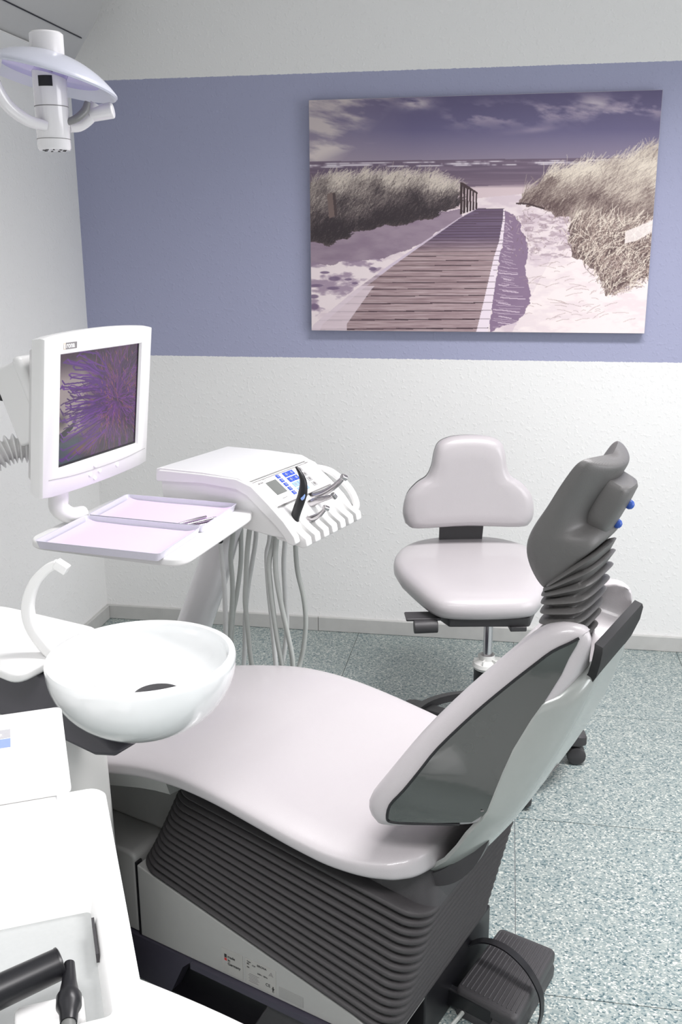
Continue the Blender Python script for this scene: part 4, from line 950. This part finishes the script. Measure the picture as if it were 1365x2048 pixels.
# glossy inset panel on each side: from the rim back to the spine
rows = [(1.5, .03, .6), (1.8, .0, 1.0), (3, -.02, 1.09), (4, -.02, 1.09), (5, -.02, 1.09), (6, -.02, 1.09), (7, -.02, 1.08), (8, -.02, 1.04), (9, -.02, .97), (10, 0, .86), (11, .05, .68), (11.6, .12, .46)]
for s in (1, -1):
    S = []; lip = []
    def sp_(r, f, off):
        i = int(r); k = r-i; return ST[i](f, s, off=off)*(1-k)+ST[min(i+1, n_-1)](f, s, off=off)*k
    for r, f0, f1 in rows:
        q = [sp_(r, f0+(f1-f0)*t, .0026) for t in np.linspace(0, 1, 8)]+[sp_(r, f0+(f1-f0)*t, -.004) for t in np.linspace(1, 0, 8)]
        S.append(q)
    mk('side_panel', loft(S, fr=CH), 'gloss', dc, ang=50)
    ed_ = [sp_(r, f0-.012, .0022) for r, f0, f1 in rows]+[sp_(rows[-1][0]+.15, .2, .0022)]
    mk('panel_lip', tube(cat([sp_(rows[0][0]-.12, f, .002) for f in (.9, .5, .2)]+ed_, 3), .0022, 8, fr=CH, raw=True), 'black', dc)
# silver back shell (curved spine) and lower hinge arm
shE = [(-.612, .418, .150), (-.590, .440, .160), (-.560, .472, .172), (-.535, .510, .184), (-.515, .546, .196), (-.497, .582, .208), (-.482, .62, .206), (-.470, .655, .196), (-.458, .692, .182), (-.441, .727, .167), (-.424, .752, .151), (-.402, .777, .129), (-.390, .795, .102), (-.380, .808, .06)]
shC = [(-.596, .392), (-.57, .418), (-.536, .452), (-.505, .492), (-.478, .533), (-.455, .573), (-.436, .612), (-.418, .652), (-.402, .69), (-.389, .727), (-.380, .755), (-.373, .778), (-.3685, .80), (-.366, .812)]
shE = shE[:5]; cz = [.392, .418, .452, .492, .533]
for r_, zc in ((2.6, .560), (3, .582), (4, .614), (5, .650), (6, .688), (6.6, .708), (7.2, .728), (7.6, .745)):
    i_ = int(r_); k_ = r_-i_; e_ = ST[i_](1.10, 1, off=.005)*(1-k_)+ST[i_+1](1.10, 1, off=.005)*k_; shE.append((e_.x, e_.z, VC-e_.y)); cz.append(zc)
shE += [(-.405, .775, .131), (-.392, .793, .104), (-.382, .806, .07)]; cz += [.772, .796, .811]
shC = [(float(np.interp(z_, [p[1] for p in shC], [p[0] for p in shC])), z_) for z_ in cz]
S = []
for (ue, ze, hw), (u, z) in zip(shE, shC):
    q = []; n = 48
    def sp2(s_, o):
        k = abs(s_)**7; kk = Vector((ue-u, ze-z)); return (u+kk.x*k-.8*o, VC+s_*(hw-o*.6*k), z+kk.y*k+.6*o)
    for k in range(n+1): q.append(sp2(-1+2*k/n, 0))
    for k in range(n, -1, -1): q.append(sp2(-1+2*k/n, .006))
    S.append(q)
mk('back_shell', loft(S, fr=CH), 'shell', dc, ang=50)
mk('shell_seam', tube([(-.4895, VC-.2075, .603), (-.468, VC-.165, .597), (-.452, VC-.11, .592), (-.444, VC, .592)], .0011, 6, fr=CH), 'line', dc)
for s in (-1, 1):
    pa_ = cat([(a[0], a[1], w_) for a, w_ in (((-.640, .416), .15), ((-.600, .426), .155), ((-.565, .452), .158), ((-.537, .490), .158), ((-.519, .530), .157), ((-.508, .566), .156))], 4)
    pb_ = cat([(a[0], a[1], w_) for a, w_ in (((-.632, .403), .15), ((-.587, .409), .155), ((-.549, .431), .158), ((-.518, .469), .158), ((-.498, .515), .157), ((-.488, .552), .156))], 4)
    mk('hinge_arm', loft([[(a.x, VC+s*(a.z+.003), a.y), (b.x, VC+s*(a.z+.003), b.y), (b.x, VC+s*(a.z-.014), b.y), (a.x, VC+s*(a.z-.014), a.y)] for a, b in zip(pa_, pb_)], fr=CH), 'dark', dc, ang=50)
# upper black back plate
mk('back_plate', loft([[(u+.004, VC-hw, z), (u+.004, VC+hw, z), (u-.008, VC+hw, z+.004), (u-.008, VC-hw, z+.004)] for u, z, hw in ((-.379, .785, .082), (-.371, .80, .092), (-.363, .825, .106), (-.360, .845, .108), (-.361, .852, .104))], fr=CH), mat('matt_black_plate', (.012, .012, .013), .7), dc, ang=40)
# neck bellows: folds fanned between backrest and headrest
Vh = 1.40; S = []
NR = 11
for i in range(NR):
    t = i/(NR-1)
    c = Vector(((-.462, -.455, -.448, -.442, -.440, -.438, -.436, -.434, -.432, -.430, -.428)[i], 1.392, (.763, .782, .801, .820, .841, .859, .877, .894, .911, .926, .9385)[i])); tilt = (.25, .25, .22, .2, .2, .19, .2, .25, .38, .55, .70)[i]     # back edge higher than the front
    hw = (.054, .056, .058, .062, .066, .069, .072, .073, .073, .072, .070)[i]; hd = (.033, .033, .033, .033, .034, .0345, .035, .037, .041, .045, .048)[i]
    b = Vector((math.cos(tilt), 0, math.sin(tilt)))
    nrm = Vector((-math.sin(tilt), 0, math.cos(tilt)))
    for off, g in ((-.0085, -.011), (-.004, -.003), (-.0005, .003), (.002, .0015), (.0055, -.006)):
        S.append(ring(c+nrm*off, (0, 1, 0), b, hw+g, hd+g, .5, 44))
mk('neck_bellows', loft(S, fr=CH), 'rubber2', dc, ang=75)
# headrest
hd_ = [ # centre (u,z), depth dir (u,z), halfwidth, halfdepth, bend, e
 ((-.428, .940), (.68, .73), .069, .055, .0, .5), ((-.430, .9435), (.68, .73), .074, .063, .0, .5), ((-.440, .960), (.76, .64), .080, .064, .002, .55), ((-.449, .977), (.88, .47), .085, .058, .006, .6), ((-.453, .993), (.93, .30), .089, .045, .012, .66),
 ((-.443, 1.010), (.93, .02), .091, .031, .018, .62), ((-.430, 1.03), (.90, -.25), .092, .020, .020, .56), ((-.415, 1.050), (.89, -.45), .092, .0165, .026, .52), ((-.399, 1.075), (.89, -.45), .091, .0155, .028, .52), ((-.390, 1.091), (.89, -.45), .089, .0150, .028, .56), ((-.3855, 1.0985), (.89, -.45), .084, .0135, .026, .66), ((-.383, 1.1035), (.89, -.45), .075, .010, .022, .8)]
S = []
for (c, d, hw, hdp, bend, e) in hd_:
    d = Vector((d[0], 0, d[1])).normalized(); S.append(ring((c[0], Vh, c[1]), (0, 1, 0), d, hw, hdp, e, 56, bend))
mk('headrest', loft(S, fr=CH), 'headrest', dc, ang=180, sub=2)
hb = loft([ring((u, Vh, z), (0, 1, 0), Vector((.89, 0, -.45)), hw, dd_, .55, 32) for u, z, hw, dd_ in ((-.419, .985, .026, .014), (-.413, .992, .034, .020), (-.401, 1.02, .038, .023), (-.388, 1.05, .039, .024), (-.380, 1.068, .038, .0235), (-.378, 1.073, .034, .020))], fr=CH)
mk('headrest_joint', hb, 'headrest', dc, ang=50)
for (u, z, v) in ((-.372, 1.032, 1.402), (-.388, 1.000, 1.402)):
    mk('release_knob', lathe([(0, 0), (.006, 0), (.0075, .004), (.007, .009), (.004, .0125), (0, .0135)], 20, CH.sub((u-.004, v+.022, z), Matrix.Rotation(rad(90+27), 3, 'Y'))), 'chairblue', dc)

# ------------------------------------------------------------------ foot control
pd = root('foot_control', (.045, 1.61, 0), -25, 'dark grey ribbed foot control with black wire bail, on the floor by the chair base', 'foot pedal')
PQ = [(.034, 1.732), (.141, 1.684), (.064, 1.488), (-.047, 1.549)]
pc = sum((Vector(p) for p in PQ), Vector((0, 0)))/4
def pr_(s, z, r=.012): return [(x, y, z if not callable(z) else z(x, y)) for x, y in rnd([tuple(pc+(Vector(p)-pc)*s) for p in PQ], r, 5)]
mk('pedal_body', loft([pr_(1.03, .0008), pr_(1.04, .018), pr_(1.0, .030)]), 'dark', pd, ang=40)
mk('pedal_plate', loft([pr_(1.0, .0302), pr_(1.03, .036), pr_(1.03, .050), pr_(1.0, .056), pr_(.96, .058)]), 'dark', pd, ang=40)
P4 = [Vector(p) for p in PQ]
ex = (P4[1]-P4[0]); ey = (P4[3]-P4[0])
for k in range(13):
    if 4 <= k <= 8: pass
    f = .05+.9*k/12
    a0 = P4[0]+ex*f+ey*.05; a1 = (P4[3]+(P4[2]-P4[3])*f)-ey*.06
    mk('grip_rib', tube([(a0.x, a0.y, .0577), (a1.x, a1.y, .0577)], [.0016, .0016], 6), 'dark', pd)
bp = cat([(-.043, 1.635, .010), (-.045, 1.638, .05), (-.028, 1.640, .082), (.005, 1.634, .100), (.045, 1.612, .104), (.083, 1.580, .092), (.108, 1.556, .062), (.112, 1.545, .03), (.108, 1.535, .012)], 6)
S = []
ed = (P4[3]-P4[0]).normalized(); ed3 = Vector((ed.x, ed.y, 0))
for i, p in enumerate(bp):
    t = (bp[min(i+1, len(bp)-1)]-bp[max(i-1, 0)]).normalized(); s = (ed3-t*ed3.dot(t)).normalized(); n3 = t.cross(s)
    S.append([p+s*a+n3*b for a, b in ((-.008, -.0015), (.008, -.0015), (.008, .0015), (-.008, .0015))])
mk('bail', loft(S), 'black', pd, ang=60)
mk('front_bar', prism([(-.068, 1.556), (.02, 1.508), (.028, 1.520), (-.058, 1.569)], .012, .05), 'black', pd, bevel=.004)
cb = [(-.02, 1.55, .03), (-.035, 1.535, .012), (-.058, 1.50, .006), (-.085, 1.45, .006), (-.06, 1.38, .006), (.02, 1.40, .006), (.045, 1.46, .01), (.037, 1.515, .026)]
mk('cable', tube(cb, .0042, 8), 'hose', pd)

# ------------------------------------------------------------------ dentist's stool
SX, SY = -.02, 2.52
sl = root('dentist_stool', (SX, SY, 0), 12, 'pearl grey dentist stool with T-shaped backrest and dark wheeled base, by the back wall', 'stool')
SF = Fr((SX, SY, 0), 12)
def sb_out():
    # outline in backrest plane (x, z), symmetric mushroom
    P = [(-.190, .602), (-.155, .585), (0, .588), (.155, .585), (.190, .602), (.198, .640), (.188, .688), (.158, .722), (.128, .742), (.113, .775), (.106, .815), (.092, .846), (.055, .862), (0, .866), (-.055, .862), (-.092, .846), (-.106, .815), (-.113, .775), (-.128, .742), (-.158, .722), (-.188, .688), (-.198, .640)]
    return P
P = sb_out(); cc = cat([(x, 0, z) for x, z in P+[P[0]]], 4)[:-1]; c0 = Vector((0, 0, .70))
BKF = SF.sub((-.005, .36, 0))
S = []
for off, s, dy in ((.024, .80, 0), (.030, .93, .002), (.022, .985, .006), (.008, 1.0, .014), (-.010, .985, .022), (-.018, .93, .026)):
    pass
lay = [(-.0362, .3), (-.0362, .60), (-.036, .82), (-.030, .93), (-.018, .985), (-.002, 1.0), (.010, .985), (.016, .94)]
for y, s in lay:
    S.append([(c0.x+(p.x-c0.x)*(1-(1-s)*1.0), y-.45*(p.x*s)**2, c0.z+(p.z-c0.z)*(1-(1-s)*1.0)) for p in cc])
mk('backrest', loft(S, fr=BKF), 'leather', sl, ang=180)
S = [[(c0.x+(p.x-c0.x)*s, y-.45*(p.x*s)**2, c0.z+(p.z-c0.z)*s) for p in cc] for y, s in ((.0165, .945), (.019, .975), (.027, .97), (.032, .9))]
mk('backrest_shell', loft(S, fr=BKF), 'dark', sl, ang=50)
mk('back_support', loft([[(-.068*k+dx, y, z), (.068*k+dx, y, z), (.068*k+dx, y+.012, z), (-.068*k+dx, y+.012, z)] for z, y, k, dx in ((.60, .385, 1, -.015), (.52, .392, .97, -.017), (.44, .37, .93, -.018), (.415, .33, .9, -.018), (.408, .20, .6, -.005), (.408, .05, .5, 0))], fr=SF), 'dark', sl, bevel=.003)
# seat
so = [(-.215, .17), (-.225, .26), (-.20, .35), (-.14, .415), (-.05, .445), (.05, .445), (.14, .415), (.20, .35), (.225, .26), (.215, .17), (.185, .08), (.155, .005), (.12, -.035), (.05, -.048), (-.05, -.048), (-.12, -.035), (-.155, .005), (-.185, .08)]
cs = cat([(x, y, 0) for x, y in so+[so[0]]], 4)[:-1]; c1 = Vector((0, .2, 0)); S = []
STF = SF.sub((-.012, -.005, 0))
for z, s in ((-.032, .90), (-.027, .965), (-.015, .995), (0, 1), (.013, .99), (.022, .96), (.0285, .90), (.030, .75), (.0265, .5), (.024, .2)):
    S.append([(c1.x+(p.x-c1.x)*s, c1.y+(p.y-c1.y)*s, .470+z+.085*(c1.y+(p.y-c1.y)*s)+(.0 if z < .01 else -.0)) for p in cs])
mk('seat', loft(S, fr=STF), 'leather', sl, ang=180)
mk('seat_plate', prism([(-.10, -.012), (.12, -.02), (.15, .05), (.14, .26), (-.14, .26), (-.13, .05)], lambda x, y: .408+.085*y, lambda x, y: .436+.085*y, STF), 'dark', sl, bevel=.006)
mk('lever_paddle', box(-.215, -.12, -.005, .05, .424, .432, STF), 'dark', sl, bevel=.003); mk('lever_paddle', box(.065, .11, -.03, .02, .398, .412, STF), 'dark', sl, bevel=.003)
mk('tension_knob', tube([(-.195, -.01, .410), (-.13, -.01, .412)], [.018, .0185], 24, fr=STF), 'dark', sl, bevel=.003)
mk('gas_column', cyl(.0125, .27, .42, 28, SF), mat('column_chrome', (.62, .6, .62), .12, 1), sl)
mk('column_cup', lathe([(0, .288), (.018, .318), (.020, .32), (.022, .306), (.038, .298), (.041, .288), (.036, .278), (0, .278)], 32, SF), 'offwhite', sl)
for k in range(6):
    a = 2*PI*k/6; mk('cup_fin', box(.014, .037, -.0015, .0015, .29, .311, SF.sub((0, 0, 0), Matrix.Rotation(a, 3, 'Z'))), 'offwhite', sl, smooth=False)
mk('column_sleeve', lathe([(0, .06), (.036, .06), (.036, .276), (.0375, .282), (.0345, .284), (0, .284)], 32, SF), 'black', sl)
# star base with outer hoop segments
def legdir(k): return rad(5+72*k-12)
mk('base_hub', lathe([(0, .075), (.055, .075), (.06, .085), (.055, .105), (.04, .12), (0, .12)], 32, SF), 'dark', sl)
for k in range(5):
    a = legdir(k)
    LM = SF.sub((0, 0, 0), Matrix.Rotation(a, 3, 'Z'))
    mk('leg', loft([[(x, s*hw, z) for s, z in ((-1, z0), (1, z0), (1, z1), (-1, z1))] for x, hw, z0, z1 in ((.035, .026, .078, .112), (.10, .023, .076, .106), (.18, .024, .066, .100), (.235, .029, .061, .096), (.262, .029, .060, .093), (.282, .020, .062, .09))], fr=LM), 'dark', sl, bevel=.006)
    c = root('caster', (0, 0, 0), 0, None, None) if False else None
    wm_ = mk('caster', join(*[lathe([(0, -.0085), (.022, -.0085), (.0255, -.006), (.0265, 0), (.0255, .006), (.022, .0085), (0, .0085)], 24, LM.sub((.252+.004, s*.0135, .0273), Matrix.Rotation(rad(90), 3, 'X'))) for s in (-1, 1)]), 'dark', sl)
    mk('caster_fork', join(loft([[(.236, s*.005, .03), (.272, s*.005, .03), (.268, s*.005, .056), (.24, s*.005, .056)] for s in (-1, 1)], fr=LM), cyl(.009, .045, .071, 16, LM.sub((.25, 0, 0)))), 'black', wm_)
HR = []
for i in range(49):
    a = 2*PI*i/48; HR.append(SF((math.cos(a)*.212, math.sin(a)*.212, .10)))
S = []
for i in range(48):
    a = 2*PI*i/48; d = Vector((math.cos(a), math.sin(a), 0))
    S.append([SF(d*(.196)+Vector((0, 0, .088))), SF(d*.232+Vector((0, 0, .080))), SF(d*.226+Vector((0, 0, .104))), SF(d*.200+Vector((0, 0, .108)))])
n = 4; V = [p for s in S for p in s]; F = [(k*n+i, k*n+(i+1) % n, ((k+1) % 48)*n+(i+1) % n, ((k+1) % 48)*n+i) for k in range(48) for i in range(n)]
vol = sum(V[f[0]].dot(V[f[1]].cross(V[f[2]]))+V[f[0]].dot(V[f[2]].cross(V[f[3]])) for f in F)
if vol < 0: F = [tuple(reversed(f)) for f in F]
mk('foot_ring', (V, F), 'dark', sl, ang=50)
